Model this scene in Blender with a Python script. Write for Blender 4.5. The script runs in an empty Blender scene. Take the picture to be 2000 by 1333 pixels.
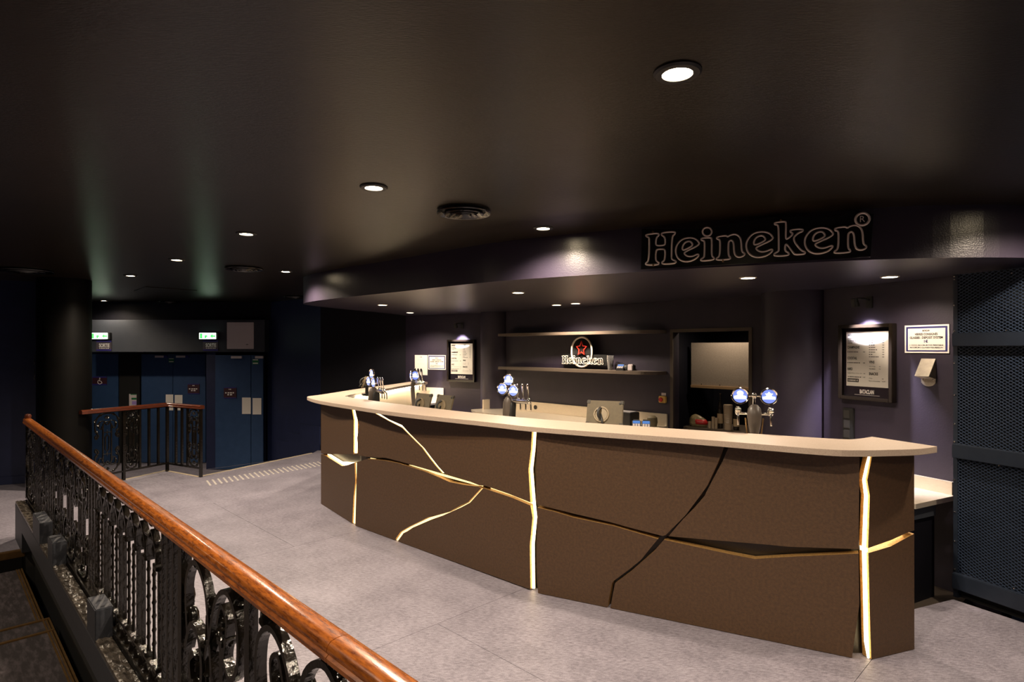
import bpy, bmesh, math, random
from mathutils import Vector, Matrix
random.seed(7)
SC = bpy.context.scene
COL = SC.collection
PI = math.pi

# ------------------------------------------------------------------ camera, world, exposure
FPX, CX, HY, EYE = 1162.0, 1000.0, 680.0, 1.7
cam_d = bpy.data.cameras.new('camera')
cam = bpy.data.objects.new('camera', cam_d)
COL.objects.link(cam)
cam.location = (0, 0, EYE)
cam.rotation_euler = (PI/2, 0, 0)
cam_d.sensor_width = 36.0
cam_d.lens = FPX/2000.0*36.0
cam_d.shift_y = (HY-666.5)/2000.0
cam_d.clip_start = 0.05
SC.camera = cam
world = bpy.data.worlds.new('world')
SC.world = world
world.use_nodes = True
world.node_tree.nodes['Background'].inputs[0].default_value = (0.5, 0.55, 0.8, 1)
world.node_tree.nodes['Background'].inputs[1].default_value = 0.004
SC.view_settings.view_transform = 'Standard'
SC.view_settings.look = 'None'
SC.view_settings.gamma = 1.0
SC.view_settings.use_curve_mapping = False
SC.view_settings.exposure = 0.15

WARM = (1.0, 0.81, 0.61)
CEIL, SOFF = 2.54, 2.23
P_CEIL, P_SOFF = 150.0, 78.0       # lamp powers (W)
A_CEIL, A_SOFF = 150.0, 142.0      # lamp cones (degrees)

# ------------------------------------------------------------------ materials
MATS = {}
def mat(name, col, rough=0.5, metal=0.0, col2=None, nscale=8.0, stretch=(1, 1, 1), bump=0.0, bscale=40.0,
        coat=0.0, emit=None, estr=0.0, contrast=(0.35, 0.65), spec=0.5, alpha=None, trans=0.0, detail=6.0):
    if name in MATS:
        return MATS[name]
    m = bpy.data.materials.new(name)
    m.use_nodes = True
    nt = m.node_tree
    b = nt.nodes['Principled BSDF']
    b.inputs['Base Color'].default_value = (*col, 1)
    b.inputs['Roughness'].default_value = rough
    b.inputs['Metallic'].default_value = metal
    b.inputs['Specular IOR Level'].default_value = spec
    b.inputs['Coat Weight'].default_value = coat
    b.inputs['Coat Roughness'].default_value = 0.12
    if trans:
        b.inputs['Transmission Weight'].default_value = trans
    if emit:
        b.inputs['Emission Color'].default_value = (*emit, 1)
        b.inputs['Emission Strength'].default_value = estr
    if col2 or bump:
        tc = nt.nodes.new('ShaderNodeTexCoord')
        mp = nt.nodes.new('ShaderNodeMapping')
        mp.inputs['Scale'].default_value = stretch
        nt.links.new(tc.outputs['Object'], mp.inputs['Vector'])
    if col2:
        n = nt.nodes.new('ShaderNodeTexNoise')
        n.inputs['Scale'].default_value = nscale
        n.inputs['Detail'].default_value = detail
        n.inputs['Roughness'].default_value = 0.65
        r = nt.nodes.new('ShaderNodeValToRGB')
        r.color_ramp.elements[0].position = contrast[0]
        r.color_ramp.elements[1].position = contrast[1]
        r.color_ramp.elements[0].color = (*col, 1)
        r.color_ramp.elements[1].color = (*col2, 1)
        nt.links.new(mp.outputs[0], n.inputs['Vector'])
        nt.links.new(n.outputs['Fac'], r.inputs['Fac'])
        nt.links.new(r.outputs['Color'], b.inputs['Base Color'])
    if bump:
        n2 = nt.nodes.new('ShaderNodeTexNoise')
        n2.inputs['Scale'].default_value = bscale
        n2.inputs['Detail'].default_value = 4.0
        bp = nt.nodes.new('ShaderNodeBump')
        bp.inputs['Strength'].default_value = bump
        bp.inputs['Distance'].default_value = 0.01
        nt.links.new(mp.outputs[0], n2.inputs['Vector'])
        nt.links.new(n2.outputs['Fac'], bp.inputs['Height'])
        nt.links.new(bp.outputs['Normal'], b.inputs['Normal'])
    MATS[name] = m
    return m

M_CEIL = mat('ceiling_paint', (0.0105, 0.0074, 0.0047), 0.29, col2=(0.016, 0.011, 0.0068), nscale=3, bump=0.16, bscale=110,
             stretch=(0.5, 2.2, 1), spec=0.32)
M_WALL = mat('navy_wall_paint', (0.024, 0.0185, 0.034), 0.5, col2=(0.030, 0.0225, 0.040), nscale=5, bump=0.08, bscale=90)
M_SOFF = mat('canopy_paint', (0.027, 0.022, 0.038), 0.30, col2=(0.033, 0.0265, 0.044), nscale=4, bump=0.12, bscale=120, spec=1.0)
M_DARK = mat('black_wall_paint', (0.0045, 0.0045, 0.008), 0.6, col2=(0.006, 0.006, 0.010), nscale=6, spec=0.2)
M_BLUE = mat('deep_blue_paint', (0.020, 0.052, 0.130), 0.45, col2=(0.027, 0.064, 0.155), nscale=7)
M_BLUED = mat('dark_blue_paint', (0.008, 0.014, 0.050), 0.5, col2=(0.012, 0.018, 0.062), nscale=7)
M_HEAD = mat('charcoal_blue_paint', (0.030, 0.036, 0.048), 0.6, col2=(0.036, 0.042, 0.054), nscale=6)
M_COLM = mat('column_black_paint', (0.0022, 0.0022, 0.0022), 0.5, col2=(0.0034, 0.003, 0.0026), nscale=4, spec=0.12)
M_BAR = mat('rust_brown_panel', (0.046, 0.0235, 0.0105), 0.55, col2=(0.088, 0.046, 0.020), nscale=60, bump=0.22, bscale=160,
            contrast=(0.3, 0.75))
M_CARC = mat('gold_flecked_black', (0.020, 0.014, 0.008), 0.4, col2=(0.20, 0.12, 0.035), nscale=260, contrast=(0.62, 0.72))
M_CTOP = mat('sand_stone_top', (0.36, 0.285, 0.225), 0.45, col2=(0.47, 0.38, 0.31), nscale=190, bump=0.06, bscale=200)
M_STEEL = mat('brushed_steel', (0.66, 0.58, 0.47), 0.36, 0.6, col2=(0.74, 0.66, 0.54), nscale=30, stretch=(1, 1, 14))
M_CREAM = mat('cream_laminate', (0.78, 0.68, 0.54), 0.4)
M_IRON = mat('black_gloss_iron', (0.004, 0.0035, 0.003), 0.16, 0.0, col2=(0.008, 0.006, 0.004), nscale=30, bump=0.22, bscale=60,
             spec=0.6)
M_WOOD = mat('varnished_orange_wood', (0.36, 0.105, 0.016), 0.26, col2=(0.10, 0.022, 0.005), nscale=9, stretch=(2.2, 12, 12),
             coat=0.55, contrast=(0.42, 0.68), bump=0.04, bscale=30)
M_WOODD = mat('dark_mahogany', (0.10, 0.022, 0.008), 0.3, col2=(0.05, 0.012, 0.005), nscale=9, stretch=(1.6, 9, 9), coat=0.4)
M_LENS = mat('lamp_lens', (1, 0.9, 0.75), 0.3, emit=(1.0, 0.80, 0.52), estr=60)
M_LENSS = mat('soffit_lamp_lens', (1, 0.9, 0.75), 0.3, emit=(1.0, 0.82, 0.58), estr=14)
M_LED = mat('led_strip_glow', (1, 0.85, 0.6), 0.4, emit=(1.0, 0.70, 0.30), estr=1.7)
M_LEDW = mat('led_strip_white_glow', (1, 0.9, 0.7), 0.4, emit=(1.0, 0.80, 0.46), estr=5.5)
M_BLACK = mat('matt_black', (0.012, 0.012, 0.012), 0.5)
M_VOID = mat('soot_black', (0.004, 0.004, 0.004), 0.9)
M_CHROME = mat('chrome', (0.85, 0.83, 0.80), 0.10, 1.0)
M_WHITE = mat('white_paper', (0.80, 0.76, 0.70), 0.6)
M_PWHITE = mat('white_enamel', (0.62, 0.55, 0.56), 0.45)
M_INK = mat('black_ink', (0.015, 0.013, 0.012), 0.6)
M_BINK = mat('blue_ink', (0.02, 0.02, 0.14), 0.6)
M_PLUM = mat('plum_sign_face', (0.045, 0.012, 0.020), 0.5)
M_SBLUE = mat('violet_blue_print', (0.030, 0.024, 0.20), 0.5)
M_WINK = mat('white_ink', (0.85, 0.82, 0.78), 0.6)
M_GREEN = mat('green_print', (0.01, 0.16, 0.05), 0.5)
M_NEON = mat('unlit_neon_tube', (0.66, 0.55, 0.51), 0.25, coat=0.4)
M_NEONW = mat('white_neon_tube', (0.80, 0.72, 0.64), 0.3, coat=0.3)
M_NEONR = mat('red_neon_tube', (0.75, 0.035, 0.02), 0.3, coat=0.3)
M_BRASS = mat('brass_nosing', (0.36, 0.22, 0.09), 0.38, 0.8, col2=(0.26, 0.15, 0.06), nscale=24)
M_CARPET = mat('worn_stair_carpet', (0.028, 0.022, 0.024), 0.85, col2=(0.11, 0.09, 0.10), nscale=7, stretch=(1, 4, 1), bump=0.3,
               bscale=120, contrast=(0.45, 0.75))
M_CURB = mat('slate_curb_paint', (0.028, 0.031, 0.041), 0.5, col2=(0.038, 0.040, 0.048), nscale=30, bump=0.1, bscale=60)
M_MESH = mat('blue_black_mesh', (0.034, 0.052, 0.094), 0.38)
M_MRAIL = mat('blue_black_steel', (0.012, 0.018, 0.032), 0.38, 0.0, col2=(0.016, 0.023, 0.038), nscale=9)
M_GLASS = mat('clear_plastic', (0.9, 0.9, 0.9), 0.08, trans=0.9)
M_PAD = mat('stud_white', (0.45, 0.42, 0.38), 0.5)
M_GOLD = mat('gold_edge_paint', (0.55, 0.34, 0.13), 0.38, 0.45, col2=(0.30, 0.17, 0.05), nscale=90)
M_CASE = mat('olive_rubber_case', (0.085, 0.066, 0.036), 0.55, col2=(0.105, 0.082, 0.045), nscale=40)
M_BADGE = mat('backlit_blue_badge', (0.15, 0.2, 0.5), 0.2, emit=(0.20, 0.29, 0.85), estr=0.75)
M_BADGEW = mat('backlit_white_emblem', (1, 1, 1), 0.3, emit=(0.80, 0.88, 1.0), estr=4.0)
M_TOWER = mat('dark_bronze_tower', (0.085, 0.070, 0.060), 0.4)
M_EXITG = mat('exit_green_glow', (0.1, 0.5, 0.1), 0.4, emit=(0.05, 0.85, 0.10), estr=1.6)
M_EXITW = mat('exit_white_glow', (1, 1, 1), 0.4, emit=(0.78, 1.0, 0.78), estr=4.5)
M_SCREEN = mat('terminal_screen', (0.02, 0.04, 0.12), 0.15, emit=(0.12, 0.30, 0.75), estr=0.6)
M_RED = mat('red_plastic', (0.45, 0.02, 0.02), 0.4)
M_YEL = mat('yellow_plastic', (0.70, 0.45, 0.12), 0.4)
M_SKIRT = mat('rough_black_plaster', (0.030, 0.024, 0.018), 0.25, col2=(0.10, 0.085, 0.07), nscale=22, bump=1.0, bscale=22, spec=0.7)

def floor_material():
    m = bpy.data.materials.new('mottled_lilac_vinyl')
    m.use_nodes = True
    nt = m.node_tree
    b = nt.nodes['Principled BSDF']
    tc = nt.nodes.new('ShaderNodeTexCoord')
    def noise(scale, stretch, detail):
        mp = nt.nodes.new('ShaderNodeMapping')
        mp.inputs['Scale'].default_value = stretch
        mp.inputs['Rotation'].default_value = (0, 0, 0.78)
        n = nt.nodes.new('ShaderNodeTexNoise')
        n.inputs['Scale'].default_value = scale
        n.inputs['Detail'].default_value = detail
        n.inputs['Roughness'].default_value = 0.7
        nt.links.new(tc.outputs['Object'], mp.inputs['Vector'])
        nt.links.new(mp.outputs[0], n.inputs['Vector'])
        return n
    a, c, d = noise(2.2, (1, 1, 1), 5), noise(30, (1, 2.4, 1), 8), noise(120, (2.6, 1, 1), 3)
    mix = nt.nodes.new('ShaderNodeMath'); mix.operation = 'MULTIPLY_ADD'
    mix.inputs[1].default_value = 0.22
    nt.links.new(a.outputs['Fac'], mix.inputs[0])
    mul = nt.nodes.new('ShaderNodeMath'); mul.operation = 'MULTIPLY_ADD'; mul.inputs[1].default_value = 0.46
    sc = nt.nodes.new('ShaderNodeMath'); sc.operation = 'MULTIPLY'; sc.inputs[1].default_value = 0.32
    nt.links.new(d.outputs['Fac'], sc.inputs[0])
    nt.links.new(c.outputs['Fac'], mul.inputs[0])
    nt.links.new(sc.outputs[0], mul.inputs[2])
    nt.links.new(mul.outputs[0], mix.inputs[2])
    r = nt.nodes.new('ShaderNodeValToRGB')
    r.color_ramp.elements[0].position = 0.42
    r.color_ramp.elements[1].position = 0.58
    r.color_ramp.elements[0].color = (0.120, 0.110, 0.138, 1)
    r.color_ramp.elements[1].color = (0.290, 0.272, 0.325, 1)
    nt.links.new(mix.outputs[0], r.inputs['Fac'])
    nt.links.new(r.outputs['Color'], b.inputs['Base Color'])
    b.inputs['Roughness'].default_value = 0.5
    bp = nt.nodes.new('ShaderNodeBump'); bp.inputs['Strength'].default_value = 0.1; bp.inputs['Distance'].default_value = 0.005
    nt.links.new(c.outputs['Fac'], bp.inputs['Height'])
    nt.links.new(bp.outputs['Normal'], b.inputs['Normal'])
    return m
M_FLOOR = floor_material()

# ------------------------------------------------------------------ object helpers
def link(name, me, parent=None, loc=(0, 0, 0), rot=(0, 0, 0)):
    o = bpy.data.objects.new(name, me)
    COL.objects.link(o)
    o.location = loc
    o.rotation_euler = rot
    if parent:
        o.parent = parent
    return o

def mesh(name, verts, faces, m, smooth=False):
    me = bpy.data.meshes.new(name)
    me.from_pydata([tuple(v) for v in verts], [], faces)
    bm = bmesh.new(); bm.from_mesh(me)
    bmesh.ops.recalc_face_normals(bm, faces=bm.faces)
    bm.to_mesh(me); bm.free()
    me.materials.append(m)
    if smooth:
        for p in me.polygons:
            p.use_smooth = True
    me.update()
    return me

def bm_mesh(name, bm, m, smooth=False):
    me = bpy.data.meshes.new(name)
    bmesh.ops.recalc_face_normals(bm, faces=bm.faces)
    bm.to_mesh(me); bm.free()
    me.materials.append(m)
    if smooth:
        for p in me.polygons:
            p.use_smooth = True
        try:
            me.set_sharp_from_angle(angle=0.7)
        except Exception:
            pass
    return me

def tag(o, label=None, cat=None, group=None, kind=None):
    if label: o['label'] = label
    if cat: o['category'] = cat
    if group: o['group'] = group
    if kind: o['kind'] = kind
    return o

def thing(name, label, cat, loc=(0, 0, 0), rotz=0.0, group=None, kind=None):
    o = link(name, None, None, loc, (0, 0, rotz))
    o.empty_display_size = 0.05
    return tag(o, label, cat, group, kind)

def box_me(name, sx, sy, sz, m, bevel=0.0, c=(0, 0, 0)):
    bm = bmesh.new()
    bmesh.ops.create_cube(bm, size=1)
    for v in bm.verts:
        v.co = Vector((v.co.x*sx+c[0], v.co.y*sy+c[1], v.co.z*sz+c[2]))
    if bevel:
        bmesh.ops.bevel(bm, geom=bm.edges[:], offset=bevel, segments=2, affect='EDGES')
    return bm_mesh(name, bm, m, False)

def box(name, x0, x1, y0, y1, z0, z1, m, parent=None, bevel=0.0):
    return link(name, box_me(name, x1-x0, y1-y0, z1-z0, m, bevel), parent, ((x0+x1)/2, (y0+y1)/2, (z0+z1)/2))

def prism_me(name, poly, z0, z1, m, axis='z'):
    """polygon extruded; axis z: poly is (x,y); axis y: poly is (x,z), extruded in y from z0 to z1"""
    n = len(poly)
    if axis == 'z':
        v = [(p[0], p[1], z0) for p in poly]+[(p[0], p[1], z1) for p in poly]
    else:
        v = [(p[0], z0, p[1]) for p in poly]+[(p[0], z1, p[1]) for p in poly]
    f = [list(range(n)), list(range(n, 2*n))]+[[i, (i+1) % n, n+(i+1) % n, n+i] for i in range(n)]
    bm = bmesh.new()
    bv = [bm.verts.new(c) for c in v]
    for q in f:
        bm.faces.new([bv[i] for i in q])
    bm.normal_update()
    bmesh.ops.triangulate(bm, faces=[x for x in bm.faces if len(x.verts) > 4])
    return bm_mesh(name, bm, m)

def prism(name, poly, z0, z1, m, parent=None, axis='z', loc=(0, 0, 0)):
    return link(name, prism_me(name, poly, z0, z1, m, axis), parent, loc)

def lathe_me(name, prof, m, seg=24, axis='z', arc=2*PI):
    """prof: list of (r, h)"""
    full = abs(arc-2*PI) < 1e-6
    v, f, n = [], [], len(prof)
    k = seg if full else seg+1
    for i in range(k):
        a = arc*i/seg
        for r, h in prof:
            p = (r*math.cos(a), r*math.sin(a), h)
            if axis == 'y':
                p = (p[0], h, p[1])
            v.append(p)
    for i in range(seg):
        j = (i+1) % k
        for q in range(n-1):
            f.append([i*n+q, j*n+q, j*n+q+1, i*n+q+1])
    bm = bmesh.new()
    bv = [bm.verts.new(c) for c in v]
    for q in f:
        try: bm.faces.new([bv[i] for i in q])
        except ValueError: pass
    bmesh.ops.remove_doubles(bm, verts=bm.verts, dist=1e-5)
    return bm_mesh(name, bm, m, True)

def catmull(pts, sub=6, closed=False):
    P = [Vector(p) for p in pts]
    n = len(P)
    out = []
    rng = range(n) if closed else range(n-1)
    for i in rng:
        p0 = P[(i-1) % n] if closed or i > 0 else P[0]
        p1, p2 = P[i], P[(i+1) % n]
        p3 = P[(i+2) % n] if closed or i+2 < n else P[-1]
        for k in range(sub):
            t = k/sub
            out.append(0.5*((2*p1)+(p2-p0)*t+(2*p0-5*p1+4*p2-p3)*t*t+(3*p1-p0-3*p2+p3)*t**3))
    if not closed:
        out.append(P[-1])
    return out

def tube_me(name, pts, r, m, seg=8, closed=False, rfun=None):
    P = [Vector(p) for p in pts]
    n = len(P)
    v, f = [], []
    up = None
    for i in range(n):
        a = P[(i-1) % n] if closed or i > 0 else P[i]
        b = P[(i+1) % n] if closed or i < n-1 else P[i]
        t = (b-a)
        t = t.normalized() if t.length > 1e-9 else Vector((0, 0, 1))
        if up is None:
            up = t.orthogonal().normalized()
        up = up-t*up.dot(t)
        up = up.normalized() if up.length > 1e-6 else t.orthogonal().normalized()
        s = t.cross(up)
        rr = r if rfun is None else rfun(i/(n-1))*r
        for k in range(seg):
            ang = 2*PI*k/seg
            v.append(P[i]+(up*math.cos(ang)+s*math.sin(ang))*rr)
    for i in range(n if closed else n-1):
        j = (i+1) % n
        for k in range(seg):
            l = (k+1) % seg
            f.append([i*seg+k, i*seg+l, j*seg+l, j*seg+k])
    if not closed:
        f.append(list(range(seg))); f.append([(n-1)*seg+k for k in range(seg)])
    return mesh(name, v, f, m, True)

def tube(name, pts, r, m, parent=None, seg=8, closed=False, rfun=None):
    return link(name, tube_me(name, pts, r, m, seg, closed, rfun), parent)

def strap_me(name, pts, th, dep, m, closed=False, y=0.0, tfun=None):
    """flat bar bent along 2-D points in the local x-z plane"""
    P = [Vector((p[0], p[1])) for p in pts]
    n = len(P)
    v, f = [], []
    for i in range(n):
        a = P[(i-1) % n] if closed or i > 0 else P[i]
        b = P[(i+1) % n] if closed or i < n-1 else P[i]
        t = (b-a).normalized()
        nn = Vector((-t.y, t.x))
        w = th/2*(1 if tfun is None else tfun(i/(n-1)))
        for s, d in ((1, 1), (1, -1), (-1, -1), (-1, 1)):
            q = P[i]+nn*(w*s)
            v.append((q.x, y+d*dep/2, q.y))
    for i in range(n if closed else n-1):
        j = (i+1) % n
        for k in range(4):
            l = (k+1) % 4
            f.append([i*4+k, i*4+l, j*4+l, j*4+k])
    if not closed:
        f.append([0, 1, 2, 3]); f.append([(n-1)*4+k for k in range(4)])
    return mesh(name, v, f, m)

def strap(name, pts, th, dep, m, parent, closed=False, y=0.0, tfun=None):
    return link(name, strap_me(name, pts, th, dep, m, closed, y, tfun), parent)

def ellipsoid_me(name, rx, ry, rz, m, u=10, w=7):
    bm = bmesh.new()
    bmesh.ops.create_uvsphere(bm, u_segments=u, v_segments=w, radius=1)
    for q in bm.verts:
        q.co = Vector((q.co.x*rx, q.co.y*ry, q.co.z*rz))
    return bm_mesh(name, bm, m, True)

_fonts = {}
def text_me(s, m, bold=0.02):
    key = (s, bold)
    if key not in _fonts:
        cu = bpy.data.curves.new('lettering', 'FONT')
        cu.body = s
        cu.offset = bold
        cu.resolution_u = 3
        o = bpy.data.objects.new('lettering', cu)
        COL.objects.link(o)
        dg = bpy.context.evaluated_depsgraph_get()
        me = bpy.data.meshes.new_from_object(o.evaluated_get(dg))
        bpy.data.objects.remove(o); bpy.data.curves.remove(cu)
        xs = [v.co.x for v in me.vertices] or [0, 1]
        ys = [v.co.y for v in me.vertices] or [0, 1]
        _fonts[key] = (me, min(xs), max(xs), min(ys), max(ys))
    return _fonts[key]

def text(parent, s, m, w, h, x, y, z, bold=0.02, name='lettering'):
    """letters fitted into w x h, centred at local x, z, facing -y"""
    src, x0, x1, y0, y1 = text_me(s, m, bold)
    me = src.copy()
    for v in me.vertices:
        v.co = Vector(((v.co.x-(x0+x1)/2)/(x1-x0)*w, 0, (v.co.y-(y0+y1)/2)/(y1-y0)*h))
    me.materials.clear(); me.materials.append(m)
    return link(name, me, parent, (x, y, z))

def blur_line(parent, m, w, h, x, y, z):
    """a printed line too small to read: a row of short strokes"""
    v, f = [], []
    n = max(2, int(w/(h*2.2)))
    for i in range(n):
        a = x-w/2+w*i/n; b = a+w/n*(0.78 if i % 3 else 0.62)
        k = len(v)
        v += [(a, y, z-h/2), (b, y, z-h/2), (b, y, z+h/2), (a, y, z+h/2)]
        f.append([k, k+1, k+2, k+3])
    return link('text_line', mesh('text_line', v, f, m), parent)

# pixel of the 2000 x 1333 photograph -> point
def on_z(px, py, z):
    d = (EYE-z)*FPX/(py-HY)
    return Vector(((px-CX)*d/FPX, d, z))

class Frame:
    """vertical plane through plan points a -> b; local x along it, -y towards the viewer"""
    def __init__(self, a, b):
        self.a = Vector((a[0], a[1])); self.b = Vector((b[0], b[1]))
        d = self.b-self.a
        self.len = d.length
        self.t = d.normalized()
        self.rot = math.atan2(d.y, d.x)
        self.n = Vector((self.t.y, -self.t.x))
    def world(self, lx, z=0.0, off=0.0):
        p = self.a+self.t*lx+self.n*off
        return (p.x, p.y, z)
    def hit(self, px, py, off=0.0):
        r = Vector(((px-CX)/FPX, 1.0))
        o = self.a+self.n*off
        k = o.dot(self.n)/r.dot(self.n)
        return ((r*k-self.a).dot(self.t), EYE-(py-HY)*k/FPX)
    def rect(self, x0, y0, x1, y1, off=0.0):
        a, _ = self.hit(x0, 0, off); b, _ = self.hit(x1, 0, off)
        xm = (x0+x1)/2
        return a, b, self.hit(xm, y1, off)[1], self.hit(xm, y0, off)[1]

# ------------------------------------------------------------------ lamps
def spot(name, x, y, z, power, angle, parent=None, aim=None, col=WARM, radius=0.035, blend=0.7):
    d = bpy.data.lights.new(name, 'SPOT')
    d.energy = power; d.color = col
    d.spot_size = math.radians(angle); d.spot_blend = blend
    d.shadow_soft_size = radius
    o = bpy.data.objects.new(name, d)
    COL.objects.link(o)
    o.location = (x, y, z)
    if aim is not None:
        o.rotation_euler = (Vector(aim)-Vector((x, y, z))).to_track_quat('-Z', 'Y').to_euler()
    if parent: o.parent = parent
    return o

TRIM_ME = lathe_me('trim', [(0.046, 0.0), (0.046, -0.010), (0.066, -0.010), (0.072, -0.004), (0.072, 0.0)], M_BLACK, 28)
LENS_ME = lathe_me('lens', [(0.0, -0.007), (0.03, -0.008), (0.046, -0.004), (0.046, 0.0)], M_LENS, 24)
STRIM_ME = lathe_me('trim', [(0.050, 0.0), (0.050, -0.004), (0.060, -0.005), (0.064, 0.0)], M_STEEL, 28)
SLENS_ME = lathe_me('lens', [(0.0, -0.0045), (0.05, -0.0040), (0.05, 0.0)], M_LENSS, 24)
def downlight(x, y, label, power, soffit=False):
    z = SOFF if soffit else CEIL
    t = thing('ceiling_downlight', label, 'ceiling light', (x, y, z), 0, 'downlights in the bar canopy' if soffit else 'downlights in the dark ceiling')
    link('trim', STRIM_ME if soffit else TRIM_ME, t)
    link('lens', SLENS_ME if soffit else LENS_ME, t)
    spot('lamp', 0, 0, -0.03, power, A_SOFF if soffit else A_CEIL, t)
    return t
def cpx(px, py): return on_z(px, py, CEIL)
def spx(px, py): return on_z(px, py, SOFF)
for (px, py, k, lab) in (
        (730, 365, 1.15, 'large bright downlight left of the round ceiling vent, above the open floor'),
        (1323, 140, 1.1, 'brightest and nearest downlight, high in the ceiling before the bar'),
        (481, 456, 0.75, 'medium downlight in the ceiling left of the glaring one'),
        (1061, 445, 0.9, 'downlight in the ceiling beside the canopy, right of the round vent'),
        (345, 507, 1.0, 'small downlight third along the row towards the exit doors'),
        (558, 530, 0.9, 'downlight close to the rounded left end of the bar canopy'),
        (255, 538, 1.1, 'small downlight near the dark column, fourth along the row'),
        (203, 587, 0.28, 'tiny farthest downlight above the left exit sign')):
    p = cpx(px, py)
    downlight(p.x, p.y, lab, P_CEIL*k)
for x, y, k, lab in ((1.74, 0.55, 1.1, 'downlight beyond the top of the frame over the near floor'),
                     (2.95, 3.02, 0.75, 'downlight beyond the right of the frame before the canopy'),
                     (2.95, -0.7, 0.9, 'downlight behind the viewer in the dark ceiling'),
                     (-2.3, 1.3, 0.8, 'downlight beyond the left of the frame over the stair opening'),
                     (-0.9, -0.5, 0.6, 'downlight behind the viewer over the stair opening'),
                     (-7.0, 9.45, 0.55, 'added fill downlight out of sight behind the black column over the exit lobby'),  # unseen fill light, added to brighten the exit doors and lower floor
                     (-5.2, 3.9, 0.7, 'downlight beyond the left of the frame over the upper stair')):
    downlight(x, y, lab, P_CEIL*k)
for (px, py, k, lab) in (
        (1461, 543, 1.0, 'flush lit disc in the canopy below the large neon sign'),
        (1738, 541, 0.42, 'rightmost flush lit disc in the canopy above the price board'),
        (1012, 572, 1.0, 'flush lit disc in the canopy near the middle of the counter'),
        (1087, 596, 0.9, 'left one of two close flush discs in the canopy over the shelves'),
        (1124, 593, 0.9, 'right one of two close flush discs in the canopy over the shelves'),
        (747, 596, 1.5, 'flush lit disc in the canopy over the far left taps'),
        (801, 611, 1.4, 'farthest flush lit disc in the canopy over the pinned paper sheets')):
    p = spx(px, py)
    downlight(p.x, p.y, lab, P_SOFF*k, True)

# ------------------------------------------------------------------ the room
WA = Frame((-1.75, 9.80), (-0.46, 9.05))
WB = Frame((-0.02, 8.62), (2.58, 5.90))
WC = Frame((2.86, 5.29), (3.25, 4.37))
def structure(o, label=None):
    return tag(o, label, None, None, 'structure')

ceil = structure(prism('ceiling', [(-11, -4), (6, -4), (6, 13), (-11, 13)], CEIL, CEIL+0.1, M_CEIL), 'low black painted ceiling with faint brush marks')

# upper floor, laid with vinyl sheets two metres wide
FLOOR = [(2.98, 4.02), (4.6, 1.0), (4.6, -3.5), (4.34, -3.5), (-3.99, 4.98), (-4.12, 5.0), (-6.6, 2.55), (-9.5, 5.8), (-6.34, 7.37),
         (-5.9, 7.56), (-5.6, 7.5), (-5.20, 7.12), (-4.80, 8.25), (-4.13, 7.85), (-3.22, 9.60), (-3.22, 9.86), (-1.75, 9.80), (-1.62, 8.9),
         (-1.95, 6.85), (-1.72, 6.55), (-1.087, 5.9), (-0.435, 5.2), (0.22, 4.68), (0.977, 4.2), (1.587, 3.85), (2.19, 3.66), (2.64, 3.88)]
floor = structure(prism('floor', FLOOR, -0.50, -0.004, M_BLACK), 'floor of mottled lilac grey vinyl')
U = Vector((0.712, 0.702)); V = Vector((-0.702, 0.712))
def clip(poly, n, c, keep_ge=True):
    out = []
    for i in range(len(poly)):
        a, b = poly[i], poly[(i+1) % len(poly)]
        da = (a.dot(n)-c)*(1 if keep_ge else -1); db = (b.dot(n)-c)*(1 if keep_ge else -1)
        if da >= 0: out.append(a)
        if (da >= 0) != (db >= 0):
            out.append(a+(b-a)*(da/(da-db)))
    return out
gap = 0.0014
FP = [Vector(p) for p in FLOOR]
for k in range(-5, 7):
    v0 = 0.932+2*(k-1); v1 = v0+2
    cuts = [-20, 2.246 if k % 2 else 1.2, 20]
    for q in range(2):
        p = clip(FP, V, v0+gap); p = clip(p, V, v1-gap, False)
        if len(p) > 2: p = clip(p, U, cuts[q]+gap)
        if len(p) > 2: p = clip(p, U, cuts[q+1]-gap, False)
        pp = []
        for c in p:
            if not pp or (c-pp[-1]).length > 1e-4: pp.append(c)
        if len(pp) > 2 and (pp[0]-pp[-1]).length < 1e-4: pp.pop()
        if len(pp) < 3: continue
        me = prism_me('vinyl_sheet', [(c.x, c.y) for c in pp], -0.004, 0.0, M_FLOOR)
        link('vinyl_sheet', me, floor)
# pale edge strip along the landing edge
def bar_between(name, a, b, w, z0, z1, m, parent=None):
    a, b = Vector(a), Vector(b)
    t = (b-a).normalized(); n = Vector((-t.y, t.x))*w/2
    return prism(name, [tuple(a+n), tuple(a-n), tuple(b-n), tuple(b+n)], z0, z1, m, parent)
M_EDGE = mat('pale_edge_strip', (0.50, 0.42, 0.30), 0.5)
for a, b in (((-5.20, 7.14), (-4.79, 8.23)), ((-4.79, 8.23), (-4.13, 7.84)), ((-4.13, 7.84), (-3.23, 9.60))):
    bar_between('edge_strip', a, b, 0.03, -0.004, 0.006, M_EDGE, floor)

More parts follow.
